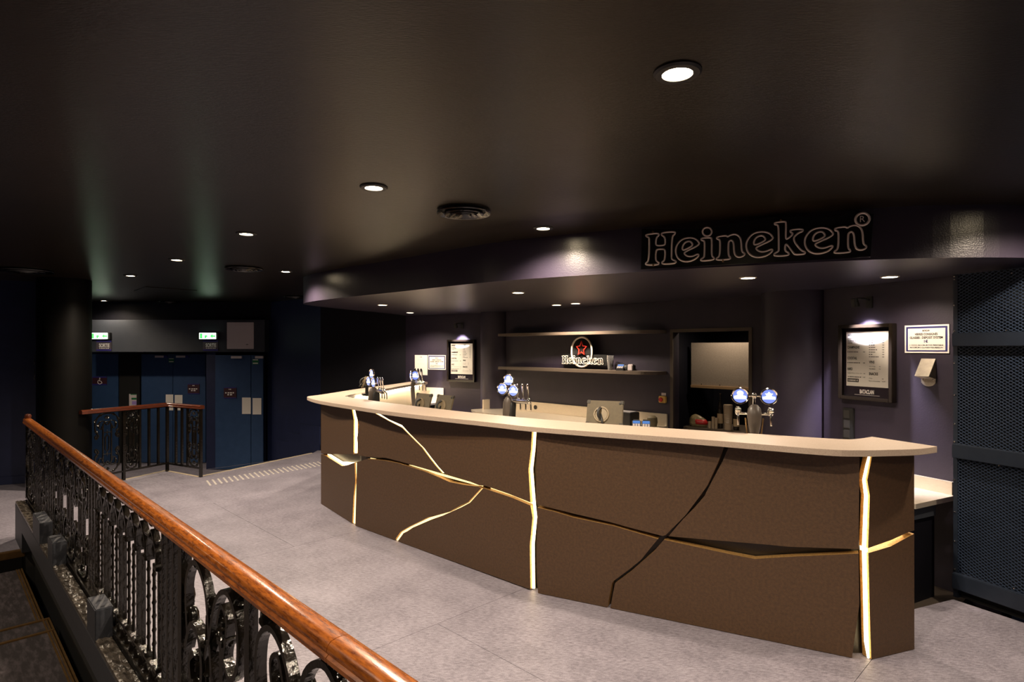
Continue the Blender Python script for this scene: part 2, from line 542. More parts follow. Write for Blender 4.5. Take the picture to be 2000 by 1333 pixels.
floor_low = structure(prism('floor_exit', [(-9.6, 7.6), (-5.3, 6.9), (-4.0, 7.0), (-2.9, 9.4), (-2.9, 12.5), (-9.6, 12.5)], -0.62, -0.51, M_FLOOR),
                      'lower floor before the exit doors')
for i in range(2):      # two steps down to the exit doors
    e = Vector((0.90, 1.76)).normalized(); nn = Vector((-e.y, e.x))
    a = Vector((-4.13, 7.84))+nn*(0.3*i); b = Vector((-3.23, 9.60))+nn*(0.3*i)
    st = structure(prism('floor_step', [tuple(a), tuple(b), tuple(b+nn*0.3), tuple(a+nn*0.3)], -0.51, -0.17*(i+1), M_FLOOR), 'step down to the exit doors')
structure(prism('floor_bar', [(-1.62, 8.9), (-1.95, 6.85), (-1.72, 6.55), (-1.087, 5.9), (-0.435, 5.2), (0.22, 4.68), (0.977, 4.2), (1.587, 3.85),
                              (2.19, 3.66), (2.64, 3.88), (2.98, 4.02), (3.4, 4.4), (3.4, 8.3), (1.5, 9.5), (-1.75, 10.0)], -0.30, -0.10,
                mat('bar_floor', (0.07, 0.055, 0.045), 0.55, col2=(0.09, 0.07, 0.055), nscale=20)), 'dark lower floor behind the bar')
structure(prism('floor_stairwell', [(-9, -3.5), (4.3, -3.5), (-4.2, 5.1), (-6.8, 2.6), (-9, 5)], -1.0, -0.9, M_VOID), 'black floor of the stairwell')

def wall(name, fr, z0, z1, m, th=0.12, label=None, ext=(0, 0)):
    o = structure(link(name, box_me(name, fr.len+ext[0]+ext[1], th, z1-z0, m), None,
                       fr.world(fr.len/2+(ext[1]-ext[0])/2, (z0+z1)/2, -th/2), (0, 0, fr.rot)), label)
    return o
wall('wall_menu', WA, -0.3, CEIL, M_WALL, label='dark navy wall behind the far left end of the bar', ext=(0.06, 0.1))
wall('wall_right', WC, -0.3, CEIL, M_WALL, label='dark plum navy wall at the right end of the bar', ext=(0.1, 0.3))
# back wall with the doorway
o0, _ = WB.hit(1315, 700); o1, _ = WB.hit(1463, 700)
_, zt = WB.hit(1390, 648)
wb = structure(link('wall_back', prism_me('wall_back', [(-0.1, -0.3), (o0, -0.3), (o0, zt), (o1, zt), (o1, -0.3), (WB.len+0.1, -0.3), (WB.len+0.1, CEIL), (-0.1, CEIL)],
                                          0.0, 0.12, M_WALL, 'y'), None, WB.world(0), (0, 0, WB.rot)), 'dark navy wall behind the bar with an open doorway')
dr = thing('trim_1', 'thin bronze frame round the dark doorway behind the bar', None, WB.world(o0, -0.1), WB.rot, kind='structure')
M_FRAME = mat('bronze_door_frame', (0.085, 0.065, 0.048), 0.4)
w_ = o1-o0
box('jamb', -0.035, 0.0, -0.012, 0.12, 0, zt+0.1, M_FRAME, dr)
box('jamb', w_, w_+0.035, -0.012, 0.12, 0, zt+0.1, M_FRAME, dr)
box('head', -0.035, w_+0.035, -0.012, 0.12, zt+0.1, zt+0.135, M_FRAME, dr)
# store room behind the doorway
sr = structure(thing('wall_store', 'black store room seen through the doorway', None, WB.world(o0, -0.1), WB.rot), 'black store room seen through the doorway')
box('side_wall', -0.35, -0.30, 0.12, 1.5, 0, 2.3, M_DARK, sr)
box('side_wall', w_+0.42, w_+0.47, 0.12, 1.5, 0, 2.3, M_DARK, sr)
box('rear_wall', -0.35, w_+0.47, 1.5, 1.55, 0, 2.3, M_DARK, sr)
sl = thing('store_fill_light', 'small added fill lamp out of sight inside the store room', 'ceiling light', WB.world(o0+0.35, 2.2, -0.55), WB.rot)  # unseen fill light, added so the shutter and counter show in the doorway
link('lens', SLENS_ME, sl)
spot('lamp', 0, 0, -0.03, 26, 150, sl)
box('store_ceiling', -0.35, w_+0.47, 0.12, 1.55, 2.3, 2.34, M_DARK, sr)
# columns
def column(name, x, y, r, z0, z1, m, label):
    return structure(link(name, lathe_me(name, [(0, 0), (r, 0), (r, z1-z0), (0, z1-z0)], m, 48), None, (x, y, z0)), label)
column('column', 2.74, 5.72, 0.315, -0.2, SOFF+0.02, M_WALL, 'round navy column between the doorway and the price board')
column('column', -0.225, 8.90, 0.245, -0.2, SOFF+0.02, M_WALL, 'round navy column left of the bar shelves')
COLX, COLY, COLR = -5.49, 7.3, 0.276
cl = column('column', COLX, COLY, COLR, -0.004, CEIL, M_COLM, 'thick black column behind the far end of the wooden handrail')
# left wall and the walls of the exit lobby
WL = Frame((-9.4, 6.06), (-5.86, 7.585))
wall('wall_left', WL, -0.3, CEIL, M_BLUED, label='dark blue wall at the left edge')
bbl = structure(link('baseboard_left', box_me('baseboard_left', WL.len, 0.02, 0.10, M_BLUED, 0.004), None, WL.world(WL.len/2, 0.05, 0.01), (0, 0, WL.rot)), 'dark blue baseboard on the left wall')
WL2 = Frame((-9.0, 11.6), (-5.92, 7.66))
wall('wall_lobby', WL2, -0.6, CEIL, M_BLUED, label='side wall of the exit lobby')
WD = Frame((-4.50, 10.95), (-3.18, 9.88))
wall('wall_stair', WD, -0.6, CEIL, M_BLUED, label='dark wall beside the steps to the exit')
WE = Frame((-3.18, 9.88), (-1.75, 9.80))
wall('wall_far', WE, -0.6, CEIL, M_DARK, label='black wall behind the left end of the bar')
for fr, nm in ((WE, 'baseboard_far'),):
    structure(link(nm, box_me(nm, fr.len, 0.02, 0.10, M_DARK, 0.004), None, fr.world(fr.len/2, 0.05, 0.01), (0, 0, fr.rot)), 'black baseboard at the left end of the bar')
# stepped skirting beside the exit steps
sk = thing('trim_2', 'stepped dark blue skirting beside the exit steps', None, WD.world(0, -0.51), WD.rot, kind='structure')
prism('skirting', [(0.35, 0), (0.35, 0.55), (0.75, 0.55), (0.75, 0.72), (1.1, 0.72), (1.1, 0.90), (WD.len, 0.9), (WD.len, 0.0)], -0.02, 0.0, M_BLUED, sk, 'y')
wall('wall_rear', Frame((6, -4), (-11, -4)), -1.0, CEIL, M_DARK, label='dark wall behind the viewer')
wall('wall_side', Frame((5.2, 6), (5.2, -4)), -1.0, CEIL, M_DARK, label='dark wall on the right side of the room')

# canopy over the bar
CAN = [(-1.75, 9.8), (-1.95, 9.0), (-2.32, 8.1), (-2.52, 7.45), (-2.45, 7.02), (-1.95, 6.42), (-1.12, 5.66), (-0.10, 4.72), (0.90, 4.14), (1.42, 3.87), (2.28, 3.54),
       (3.05, 3.50), (3.9, 3.75), (4.6, 4.4)]
CANS = [(p.x, p.y) for p in catmull([(a, b, 0) for a, b in CAN], 8)]
can = structure(prism('ceiling_canopy', CANS+[(4.6, 6.5), (3.0, 9.0), (0.0, 10.2)], SOFF, CEIL+0.02, M_SOFF), 'dropped canopy with a rounded front edge over the bar')

# ------------------------------------------------------------------ exit doors
WH = Frame((-8.1, 10.72), (-4.45, 10.72))
a, b, z0, z1 = WH.rect(172, 625, 517, 688)
hd = structure(link('wall_header', box_me('wall_header', b-a, 0.25, z1-z0, M_HEAD, 0.004), None, WH.world((a+b)/2, (z0+z1)/2, -0.125), (0, 0, 0)), 'charcoal lintel over the exit doors')
structure(link('wall_upper', box_me('wall_upper', b-a+1.5, 0.1, CEIL-z1, M_DARK), None, WH.world((a+b)/2, (CEIL+z1)/2, -0.2), (0, 0, 0)), 'black wall above the exit lintel')
WE1 = Frame((-8.9, 11.45), (-5.4, 11.45))
structure(link('wall_exit', box_me('wall_exit', 4.6, 0.1, 3.1, M_BLUED), None, (-6.6, 11.62, 1.0)), 'blue wall round the exit doors')

def door_leaf(parent, x0, x1, h, m=M_BLUE):
    o = box('leaf', x0+0.004, x1-0.004, -0.04, 0.0, 0.01, h, m, parent, 0.004)
    return o
def rel(fr, ox, oz, x0, y0, x1, y1, off=0.0):
    a, b, z0, z1 = fr.rect(x0, y0, x1, y1, off)
    return a-ox, b-ox, z0-oz, z1-oz
ZL = -0.51
def door(name, label, fr, px0, pxs, pytop, m=M_BLUE):
    ox, _ = fr.hit(px0, 700)
    _, zt = fr.hit((px0+pxs[-1])/2, pytop)
    d = thing(name, label, None, fr.world(ox, ZL), fr.rot, kind='structure')
    x = 0.0
    for p in pxs:
        x2 = fr.hit(p, 700)[0]-ox
        door_leaf(d, x, x2, zt-ZL, m)
        x = x2
    return d, ox
def plates(d, fr, ox, rects, name, m, y=-0.045, th=0.004):
    for r in rects:
        a, b, z0, z1 = rel(fr, ox, ZL, *r, 0.04)
        box(name, a, b, y, y+th, z0, z1, m, d)
d1, ox1 = door('door_1', 'dark blue accessible toilet door by the column', WE1, 172, [234], 692)
d2, ox2 = door('door_2', 'dark blue double exit door behind the far railing corner', WE1, 278, [340, 404], 692)
plates(d2, WE1, ox2, [(324, 771, 338.5, 802), (341.5, 772, 356.5, 802)], 'push_plate', M_WHITE)
plates(d2, WE1, ox2, [(305, 695, 322, 699), (346, 695, 364, 699)], 'closer_arm', M_PWHITE, -0.08, 0.04)
plates(d2, WE1, ox2, [(322, 695, 328, 699), (364, 695, 370, 699)], 'closer_cap', M_SBLUE, -0.08, 0.04)
WE3 = Frame((-5.6, 10.82), (-4.4, 10.82))
d3, ox3 = door('door_3', 'blue double exit door at the right, with tall white push plates', WE3, 422, [492, 516], 694)
plates(d3, WE3, ox3, [(473, 777, 490, 809), (493.5, 778, 510.5, 810)], 'push_plate', M_WHITE)
plates(d3, WE3, ox3, [(453, 696, 473, 700.5), (500, 696, 515, 700.5)], 'closer_arm', M_PWHITE, -0.08, 0.04)
# jamb block between the doors
a, b, z0, z1 = WE3.rect(404, 690, 422, 930)
structure(link('wall_pier', box_me('wall_pier', b-a, 0.7, 2.2, M_BLUED), None, WE3.world((a+b)/2, -0.51+1.1, -0.33), (0, 0, 0)), 'narrow blue pier between the exit doors')
a, b, z0, z1 = WE1.rect(236, 690, 276, 930)
structure(link('wall_recess', box_me('wall_recess', b-a, 0.1, 2.25, M_VOID), None, WE1.world((a+b)/2, -0.51+1.12, 0.0), (0, 0, 0)), 'black recess between the exit doors')

def wall_thing(fr, name, label, cat, x0, y0, x1, y1, off=0.0, group=None):
    a, b, z0, z1 = fr.rect(x0, y0, x1, y1, off)
    t = thing(name, label, cat, fr.world((a+b)/2, z0, off), fr.rot, group)
    return t, b-a, z1-z0
# exit signs and their plaques
for (x0, y0, x1, y1, lab, lab2, p) in (
        (183, 650.5, 214.5, 663.5, 'lit green exit sign box at the left above the toilet door', 'small dark exit plaque below the left lit exit sign', (189, 666, 218.5, 685.5)),
        (393, 650.5, 425, 663.5, 'lit green exit sign box at the right beside the white hatch', 'small dark exit plaque below the right lit exit sign', (397, 665.5, 426.5, 685.5))):
    t, w, h = wall_thing(WH, 'exit_sign', lab, 'exit sign', x0, y0, x1, y1, 0.0, 'lit exit signs')
    box('housing', -w/2-0.01, w/2+0.04, -0.06, 0, 0, h, M_BLACK, t, 0.004)
    s = box('lit_panel', -w/2, w/2, -0.068, -0.06, 0.008, h-0.004, M_EXITW, t)
    box('green_border', -w/2+0.012, -w/2+0.055, -0.0695, -0.068, 0.016, h-0.012, M_EXITG, t)
    # running figure and arrow pictogram
    pic = []
    cx0 = -w/2+0.10
    prism('pictogram', [(cx0, 0.02), (cx0+0.02, 0.02), (cx0+0.035, 0.05), (cx0+0.06, 0.045), (cx0+0.05, 0.065), (cx0+0.02, 0.08), (cx0-0.01, 0.07)], -0.0695, -0.068, M_EXITG, t, 'y')
    prism('pictogram', [(cx0+0.09, 0.06), (cx0+0.14, 0.02), (cx0+0.14, 0.045), (cx0+0.19, 0.045), (cx0+0.19, 0.075), (cx0+0.14, 0.075), (cx0+0.14, 0.1)], -0.0695, -0.068, M_EXITG, t, 'y')
    t, w, h = wall_thing(WH, 'exit_plaque', lab2, 'sign', *p, 0.0, 'exit plaques')
    box('plate', -w/2, w/2, -0.012, 0, 0, h, mat('grey_plum_plate', (0.085, 0.07, 0.08), 0.5), t)
    box('band', -w/2, w/2, -0.0135, -0.012, h*0.86, h, M_SBLUE, t)
    box('band', -w/2, w/2, -0.0135, -0.012, 0, h*0.14, M_SBLUE, t)
    text(t, 'SORTIE', M_WINK, w*0.70, h*0.38, 0.01, -0.014, h*0.54, 0.03)
    blur_line(t, M_WINK, w*0.66, h*0.07, 0.01, -0.014, h*0.25)
t, w, h = wall_thing(WH, 'access_hatch', 'square white access hatch on the wall right of the exit sign', 'hatch', 444, 630, 496, 682, 0.0)
box('frame', -w/2, w/2, -0.02, 0, 0, h, M_PWHITE, t, 0.004)
box('hatch_door', -w/2+0.035, w/2-0.035, -0.028, -0.02, 0.035, h-0.035, M_PWHITE, t, 0.003)
box('latch', 0.11, 0.15, -0.031, -0.028, 0.075, 0.085, M_BLACK, t)
# small notices on the doors
t, w, h = wall_thing(WE1, 'toilet_sign', 'plum sign with a white wheelchair symbol on the toilet door', 'sign', 181, 736, 209, 752.5, 0.04)
box('plate', -w/2, w/2, -0.008, 0, 0, h, M_PLUM, t)
box('band', -w/2, w/2, -0.009, -0.008, h*0.86, h, M_SBLUE, t)
box('band', -w/2, w/2, -0.009, -0.008, 0, h*0.14, M_SBLUE, t)
link('symbol_head', lathe_me('symbol_head', [(0, 0), (0.012, 0), (0.012, 0.002), (0, 0.002)], M_WINK, 12, 'y'), t, (0.005, -0.011, h*0.80))
strap('symbol_body', [(0.005, h*0.68), (0.005, h*0.46), (0.035, h*0.44), (0.05, h*0.2)], 0.012, 0.002, M_WINK, t, y=-0.0098)
strap('symbol_wheel', [(0.005+0.038*math.cos(q), h*0.36+0.038*math.sin(q)) for q in [1.9+i*0.35 for i in range(13)]], 0.010, 0.002, M_WINK, t, y=-0.0098)
for fr, r, lab in ((WE1, (367, 750, 390, 770), 'small plum notice on the middle exit door'), (WE3, (437.5, 757, 462, 778.5), 'small plum notice on the right exit door')):
    t, w, h = wall_thing(fr, 'door_notice', lab, 'sign', *r, 0.04, 'plum door notices')
    box('plate', -w/2, w/2, -0.008, 0, 0, h, M_PLUM, t)
    box('band', -w/2, w/2, -0.009, -0.008, h*0.93, h, M_SBLUE, t)
    box('band', -w/2, w/2, -0.009, -0.008, 0, h*0.07, M_SBLUE, t)
    blur_line(t, M_WINK, w*0.2, h*0.08, 0, -0.0095, h*0.82)
    blur_line(t, M_WINK, w*0.78, h*0.10, 0, -0.0095, h*0.50)
    blur_line(t, M_WINK, w*0.42, h*0.10, 0, -0.0095, h*0.33)
for fr, r, lab in ((WE1, (329.5, 700, 340, 709), 'dim green sticker at the top of the middle exit door'), (WE3, (493, 702, 505, 712.5), 'green sticker at the top of the right exit door')):
    t, w, h = wall_thing(fr, 'door_sticker', lab, 'sticker', *r, 0.04, 'green door stickers')
    box('sticker', -w/2, w/2, -0.004, 0, 0, h, M_GREEN, t)
    box('text_block', -w*0.42, w*0.42, -0.005, -0.004, h*0.14, h*0.34, M_WINK, t)
    box('text_block', -w*0.42, w*0.42, -0.005, -0.004, h*0.80, h*0.95, M_WINK, t)
t, w, h = wall_thing(WE1, 'wall_notice', 'white notice with green and violet blocks between the exit doors', 'sign', 252.5, 770, 267, 793, 0.06)
box('sheet', -w/2, w/2, -0.006, 0, 0, h, M_PWHITE, t)
box('green_block', -w*0.18, w*0.5, -0.008, -0.006, h*0.52, h*0.68, M_GREEN, t)
box('green_block', -w*0.3, w*0.5, -0.008, -0.006, h*0.93, h, M_GREEN, t)
box('violet_block', -w*0.1, w*0.5, -0.008, -0.006, h*0.1, h*0.4, mat('lilac_print', (0.35, 0.25, 0.6), 0.5), t)
# letters on the column
for i, (y0, y1) in enumerate(((692, 712), (719, 741))):
    z1_ = EYE-(y0-HY)*COLY/FPX; z0_ = EYE-(y1-HY)*COLY/FPX
    ang = math.radians(213)
    t = thing('column_letter', ('upper' if i == 0 else 'lower')+' pale letter A sticker on the side of the black column', 'sticker',
              (COLX+math.cos(ang)*COLR, COLY+math.sin(ang)*COLR, z0_), ang+PI/2, 'pale letters on the column')
    text(t, 'A', mat('dull_white_vinyl', (0.42, 0.38, 0.34), 0.6), 0.14, z1_-z0_, 0, -0.012, (z1_-z0_)/2, 0.05)

# ------------------------------------------------------------------ ceiling fittings
def vent(px, py, r, label):
    p = cpx(px, py)
    t = thing('ceiling_vent', label, 'air vent', (p.x, p.y, CEIL), 0, 'round ceiling vents')
    s = r/0.17
    for i, (ro, h) in enumerate(((0.17, 0.018), (0.125, 0.026), (0.085, 0.030), (0.05, 0.032))):
        link('ring', lathe_me('ring', [(s*(ro-0.034), -0.004-h*0.4), (s*(ro-0.004), -h-0.006), (s*ro, -h), (s*(ro-0.006), -0.002), (s*(ro-0.034), -0.004-h*0.4)], M_IRON, 36), t)
    link('backing', lathe_me('backing', [(0, -0.003), (s*0.165, -0.003), (s*0.165, 0)], M_BLACK, 36), t)
vent(906, 411, 0.166, 'round black ceiling vent with rings, right of the glaring downlight')
vent(477, 523, 0.19, 'round black ceiling vent near the canopy end')
vent(50, 527, 0.25, 'round black ceiling vent over the far left wall')
vent(331, 589, 0.19, 'far round ceiling vent above the exit doors')
vent(577, 579, 0.19, 'far round ceiling vent behind the canopy end')
p1, p2, p3 = cpx(262, 568), cpx(285, 560), cpx(385, 567)
hp = thing('ceiling_hatch', 'flush black hatch in the ceiling before the exit signs', 'hatch', (p2.x, p2.y, CEIL))
strapz = [(p1.x-p2.x, p1.y-p2.y), (0, 0), (p3.x-p2.x, p3.y-p2.y), (p3.x-p2.x+p1.x-p2.x, p3.y-p2.y+p1.y-p2.y)]
prism('hatch_panel', strapz, -0.008, 0.0, M_CEIL, hp)

# ------------------------------------------------------------------ the bar
def plan(px, py): p = on_z(px, py, 0.0); return (p.x, p.y)
F1 = Frame(plan(627, 985), plan(690, 1025))
F2 = Frame(plan(694, 1028), plan(1042, 1157))
F3 = Frame(plan(1050, 1160), plan(1664, 1287))
F4 = Frame(plan(1702, 1290), plan(1786, 1270))
ZP = 1.125
bar = thing('bar_counter', 'long curved bar front of rusty brown panels split by glowing cracks', 'bar', (0.9, 4.0, 0), 0)
BO = Vector((0.9, 4.0, 0))
def flat(fr, pts, dep0, dep1, m, name, label=None):
    """pixel outline traced on a facet -> slab between depths dep0 (front) and dep1 behind the facet"""
    q = []
    for p in pts:
        if p[1] == 'T':
            q.append((fr.hit(p[0], 700)[0], ZP))
        elif p[1] == 'B':
            q.append((fr.hit(p[0], 700)[0], 0.004))
        else:
            x, z = fr.hit(*p)
            q.append((x, min(max(z, 0.004), ZP)))
    o = link(name, prism_me(name, q, dep0, dep1, m, 'y'), bar, Vector(fr.world(0, 0))-BO, (0, 0, fr.rot))
    if label: o['label'] = label
    return o
TH = 0.055
def panel(fr, pts):
    o = flat(fr, pts, 0.0, TH, M_BAR, 'panel')
    o.data.materials.append(M_GOLD)
    for p in o.data.polygons:
        if abs(p.normal.y) < 0.5: p.material_index = 1
    return o
panel(F1, [(627, 'T'), (627, 886), (633, 887), (690, 888), (690.6, 884), (691, 821), (687, 797), (687, 'T')])
panel(F1, [(627, 888), (633, 889), (668, 911), (680, 908.5), (692.6, 904), (694, 941), (690.6, 970), (688, 1024), (627, 'B')])
panel(F2, [(694, 'T'), (693, 800), (696, 813), (701, 830), (697.5, 856), (700, 890), (717, 892.6), (754, 895), (799.5, 907), (828, 915), (864, 925), (851, 910), (839.5, 895.4),
           (825, 875.5), (805, 855.5), (785, 835.6), (759.6, 822.7), (734, 808.5), (722.6, 800), (712, 'T')])
panel(F2, [(720, 'T'), (731, 801), (759.6, 820), (785, 831), (799.5, 847), (828, 875.5), (842, 894), (856.5, 912.5), (868, 925), (899, 934), (936, 948.6), (948, 949.6),
           (993, 965), (1036, 982), (1032, 918), (1037, 878), (1039, 840), (1039, 'T')])
panel(F2, [(697, 903), (717, 897), (751, 900), (777, 905), (828, 921), (856.5, 932.5), (879, 942.5), (908, 948), (933.5, 951), (940, 954), (915, 981), (902, 986.6), (879, 999.5),
           (836.6, 1011), (799.5, 1029.4), (782.4, 1039.4), (771, 1056.5), (694, 1028)])
panel(F2, [(943.5, 954), (953, 957), (999, 972.4), (1036, 988), (1040, 1012), (1034.7, 1066.5), (1036, 1152), (776.7, 1059), (788, 1042), (811, 1031), (842, 1018), (873.6, 1003.7),
           (902, 991), (918, 982.4)])
panel(F3, [(1049, 'T'), (1047, 980), (1049.5, 986), (1120, 1004), (1192, 1020.6), (1240, 1034), (1294, 1047.6), (1300, 1046), (1339, 1007), (1366, 971), (1381, 950), (1402, 905), (1415.7, 869), (1419, 'T')])
panel(F3, [(1428, 'T'), (1424.7, 870.5), (1411, 902), (1387, 947), (1375, 971), (1354, 995), (1333, 1016), (1306, 1048), (1390, 1055.6), (1500, 1064.6), (1539.6, 1068.6), (1677, 1073.4), (1679, 886), (1679, 'T')])
panel(F3, [(1049.5, 992), (1081, 999.6), (1120, 1011.6), (1198, 1028), (1285, 1053.6), (1264, 1079), (1252, 1094), (1234, 1109), (1198, 1136), (1195, 1140.6), (1186, 1189), (1051, 1160), (1048, 1100)])
panel(F3, [(1297, 1055), (1345, 1065.6), (1420, 1082), (1474, 1092.6), (1539.6, 1088.5), (1677, 1082), (1678.5, 1181), (1664, 1287), (1192, 1190), (1201, 1140.6), (1231, 1118), (1255, 1097), (1276, 1079)])
panel(F4, [(1704, 'T'), (1704, 889), (1700, 909), (1694, 939), (1699, 969.6), (1695.5, 1071.5), (1739.6, 1056), (1777, 1039), (1785.6, 1037), (1785.6, 'T')])
panel(F4, [(1696, 1081), (1739.6, 1068), (1785.6, 1043), (1786, 'B'), (1702, 1290), (1700, 1245)])
# glowing strips sunk in the gaps
def strip(fr, left, right, m=M_LED, dep=0.045, name='light_strip'):
    flat(fr, left+right[::-1], dep, dep+0.008, m, name)
strip(F1, [(687.5, 'T'), (688, 815), (690.6, 850), (690, 886)], [(691.5, 'T'), (694, 815), (695, 850), (694, 886)], M_LEDW, 0.012)
strip(F1, [(692, 905), (693.5, 941), (690, 970), (687.5, 1024)], [(695, 905), (696, 941), (693.5, 970), (691, 1024)], M_LED, 0.012)
strip(F1, [(634, 888.5), (655, 904), (668, 911)], [(640, 889), (662, 903), (690, 905)], M_LEDW, 0.03)
strip(F2, [(722.6, 800), (734, 808.5), (759.6, 822.7), (785, 835.6), (805, 855.5), (825, 875.5), (839.5, 895.4), (851, 910), (864, 925)], [(731, 801), (745, 810), (759.6, 820), (785, 831), (799.5, 847), (828, 875.5), (842, 894), (856.5, 912.5), (868, 925)], M_LEDW, 0.012)
strip(F2, [(717, 896), (799, 911), (865, 930), (936, 951)], [(717, 898), (799, 914), (865, 934), (936, 953)], M_LED, 0.035)
strip(F2, [(952, 953), (999, 969), (1036, 984)], [(952, 956), (999, 972), (1036, 988)], M_LED, 0.035)
strip(F2, [(940, 955), (915, 982), (880, 1000), (837, 1012), (800, 1030), (783, 1040), (772, 1058)], [(944, 955), (918, 983), (880, 1002), (840, 1016), (803, 1032), (788, 1042), (777, 1059)], M_LED, 0.012)
strip(F2, [(1038.5, 'T'), (1036.5, 878), (1032, 918), (1037, 982), (1040, 1012), (1034.7, 1066), (1036, 1152)], [(1042.5, 'T'), (1040.5, 878), (1036, 918), (1041, 982), (1044, 1012), (1039, 1066), (1040, 1152)], M_LEDW, 0.02)
strip(F4, [(1703, 888), (1697, 909), (1690.6, 939), (1694, 970), (1690, 1072), (1694, 1256), (1700, 1289)], [(1707, 888), (1702, 909), (1696, 939), (1701, 970), (1698, 1072), (1702, 1256), (1706, 1289)], M_LEDW, 0.012)
strip(F4, [(1698, 1071), (1739, 1056), (1777, 1040)], [(1698, 1082), (1739, 1067), (1777, 1049)], M_LEDW, 0.05)
# carcass behind the panels
def off(fr, lx, o): p = fr.world(lx, 0, o); return (p[0]-BO.x, p[1]-BO.y)
D = -(TH+0.012)
front = [off(F1, 0, D), off(F1, F1.len, D), off(F2, 0, D), off(F2, F2.len, D), off(F3, 0, D), off(F3, F3.len, D), off(F4, 0.03, D), off(F4, F4.len-0.005, D)]
rear = [(2.15-BO.x, 3.50-BO.y), (1.78-BO.x, 3.50-BO.y), (0.30-BO.x, 4.32-BO.y), (-1.42-BO.x, 5.94-BO.y), (-1.93-BO.x, 6.62-BO.y)]
prism('carcass', front+rear, 0.0, 1.115, M_CARC, bar)
box_ = prism('return_wall', [(-2.06-BO.x, 6.5-BO.y), (-1.93-BO.x, 6.5-BO.y), (-1.60-BO.x, 8.9-BO.y), (-1.40-BO.x, 9.58-BO.y), (-1.62-BO.x, 9.70-BO.y), (-1.90-BO.x, 8.7-BO.y)], 0.0, 1.115, M_BAR, bar)
lip = prism('inner_lining', [(-1.925-BO.x, 6.6-BO.y), (-1.91-BO.x, 6.6-BO.y), (-1.58-BO.x, 8.9-BO.y), (-1.38-BO.x, 9.56-BO.y), (-1.395-BO.x, 9.57-BO.y), (-1.595-BO.x, 8.9-BO.y)], 0.6, 1.115, M_CREAM, bar)
lip['label'] = 'cream inner lining of the bar return'

# worktop of the bar
CO = [(2.33, 3.26), (2.18, 3.185), (2.02, 3.155), (1.834, 3.14), (1.637, 3.19), (1.075, 3.54), (0.2, 4.03), (-0.15, 4.31), (-0.93, 4.95), (-1.475, 5.52), (-1.95, 6.06), (-2.22, 6.48),
      (-2.27, 6.66), (-2.20, 6.92), (-2.02, 7.9), (-1.78, 8.8), (-1.62, 9.55)]
CI = [(-1.34, 9.45), (-1.52, 8.75), (-1.70, 7.71), (-1.875, 6.80), (-1.80, 6.56), (-1.60, 6.30), (-1.087, 5.72), (-0.435, 5.06), (0.22, 4.51), (0.977, 4.04), (1.587, 3.71), (1.93, 3.53), (2.04, 3.53), (2.19, 3.62)]
COs = [(p.x, p.y) for p in catmull([(a, b, 0) for a, b in CO], 5)]
CIs = [(p.x, p.y) for p in catmull([(a, b, 0) for a, b in CI], 5)]
TO = Vector((0.9, 3.85, 1.125))
me = prism_me('countertop', [(a-TO.x, b-TO.y) for a, b in COs+CIs], 0.0, 0.035, M_CTOP)
ct = link('countertop', me, None, TO)
bv = ct.modifiers.new('edge', 'BEVEL'); bv.width = 0.004; bv.segments = 2; bv.limit_method = 'ANGLE'; bv.angle_limit = 0.9
tag(ct, 'sandy stone worktop curving along the whole bar', 'worktop')
# inner worktop, lower, where the taps stand
IW = [(-1.56, 6.30), (-1.05, 5.70), (-0.41, 5.05), (0.24, 4.49), (1.0, 4.03), (1.60, 3.70), (1.93, 3.55), (2.10, 3.86), (1.80, 4.02), (1.25, 4.40), (0.52, 4.85), (-0.10, 5.40), (-0.72, 6.05), (-1.25, 6.65)]
iw = prism('inner_worktop', [(a, b) for a, b in IW], 0.93, 0.965, M_STEEL)
tag(iw, 'steel inner worktop behind the bar, below the stone top', 'worktop')
IWZ = 0.965
ib = prism('bar_cabinet', [(-1.50, 6.30), (-1.0, 5.72), (-0.38, 5.10), (0.26, 4.56), (1.0, 4.12), (1.62, 3.82), (2.0, 3.70), (2.04, 3.82), (1.75, 4.0), (1.22, 4.38), (0.5, 4.82), (-0.12, 5.36), (-0.74, 6.0), (-1.27, 6.6)], -0.1, 0.93, M_BLACK)
tag(ib, 'black cabinet body under the inner worktop', 'cabinet')

# ------------------------------------------------------------------ back bar on the rear wall
wz = 0.815
lx0 = WB.hit(968, 790)[0]; lx1 = WB.hit(1305, 815)[0]
bb = thing('back_bar', 'steel topped back bar along the wall under the shelves', 'back bar', WB.world(max(lx0, -0.25), -0.1), WB.rot)
L = lx1-max(lx0, -0.25)
prism('top', [(-0.02, -0.005), (-0.10, -0.45), (0.2, -0.62), (L, -0.62), (L, -0.005)], wz+0.1-0.03, wz+0.1, M_STEEL, bb)
box('backsplash', 0.0, L, -0.03, -0.004, wz+0.1, wz+0.1+0.135, M_STEEL, bb, 0.002)
box('backsplash_end', -0.03, 0.0, -0.30, -0.004, wz+0.1, wz+0.1+0.135, M_STEEL, bb, 0.002)
box('cabinet_body', 0.05, L-0.03, -0.58, -0.01, 0.0, wz+0.07, M_BLACK, bb)
for k in range(2):
    link('socket', lathe_me('socket', [(0.030, -0.003), (0.034, -0.006), (0.038, -0.003)], M_PWHITE, 20, 'y'), bb, (0.50+k*0.13, -0.03, wz+0.17))
link('socket', lathe_me('socket', [(0, -0.006), (0.03, -0.006), (0.03, 0)], M_BLACK, 20, 'y'), bb, (0.78, -0.03, wz+0.165))
link('socket', lathe_me('socket', [(0.030, -0.003), (0.034, -0.006), (0.038, -0.003)], M_PWHITE, 20, 'y'), bb, (1.95, -0.03, wz+0.17))
BBT = wz
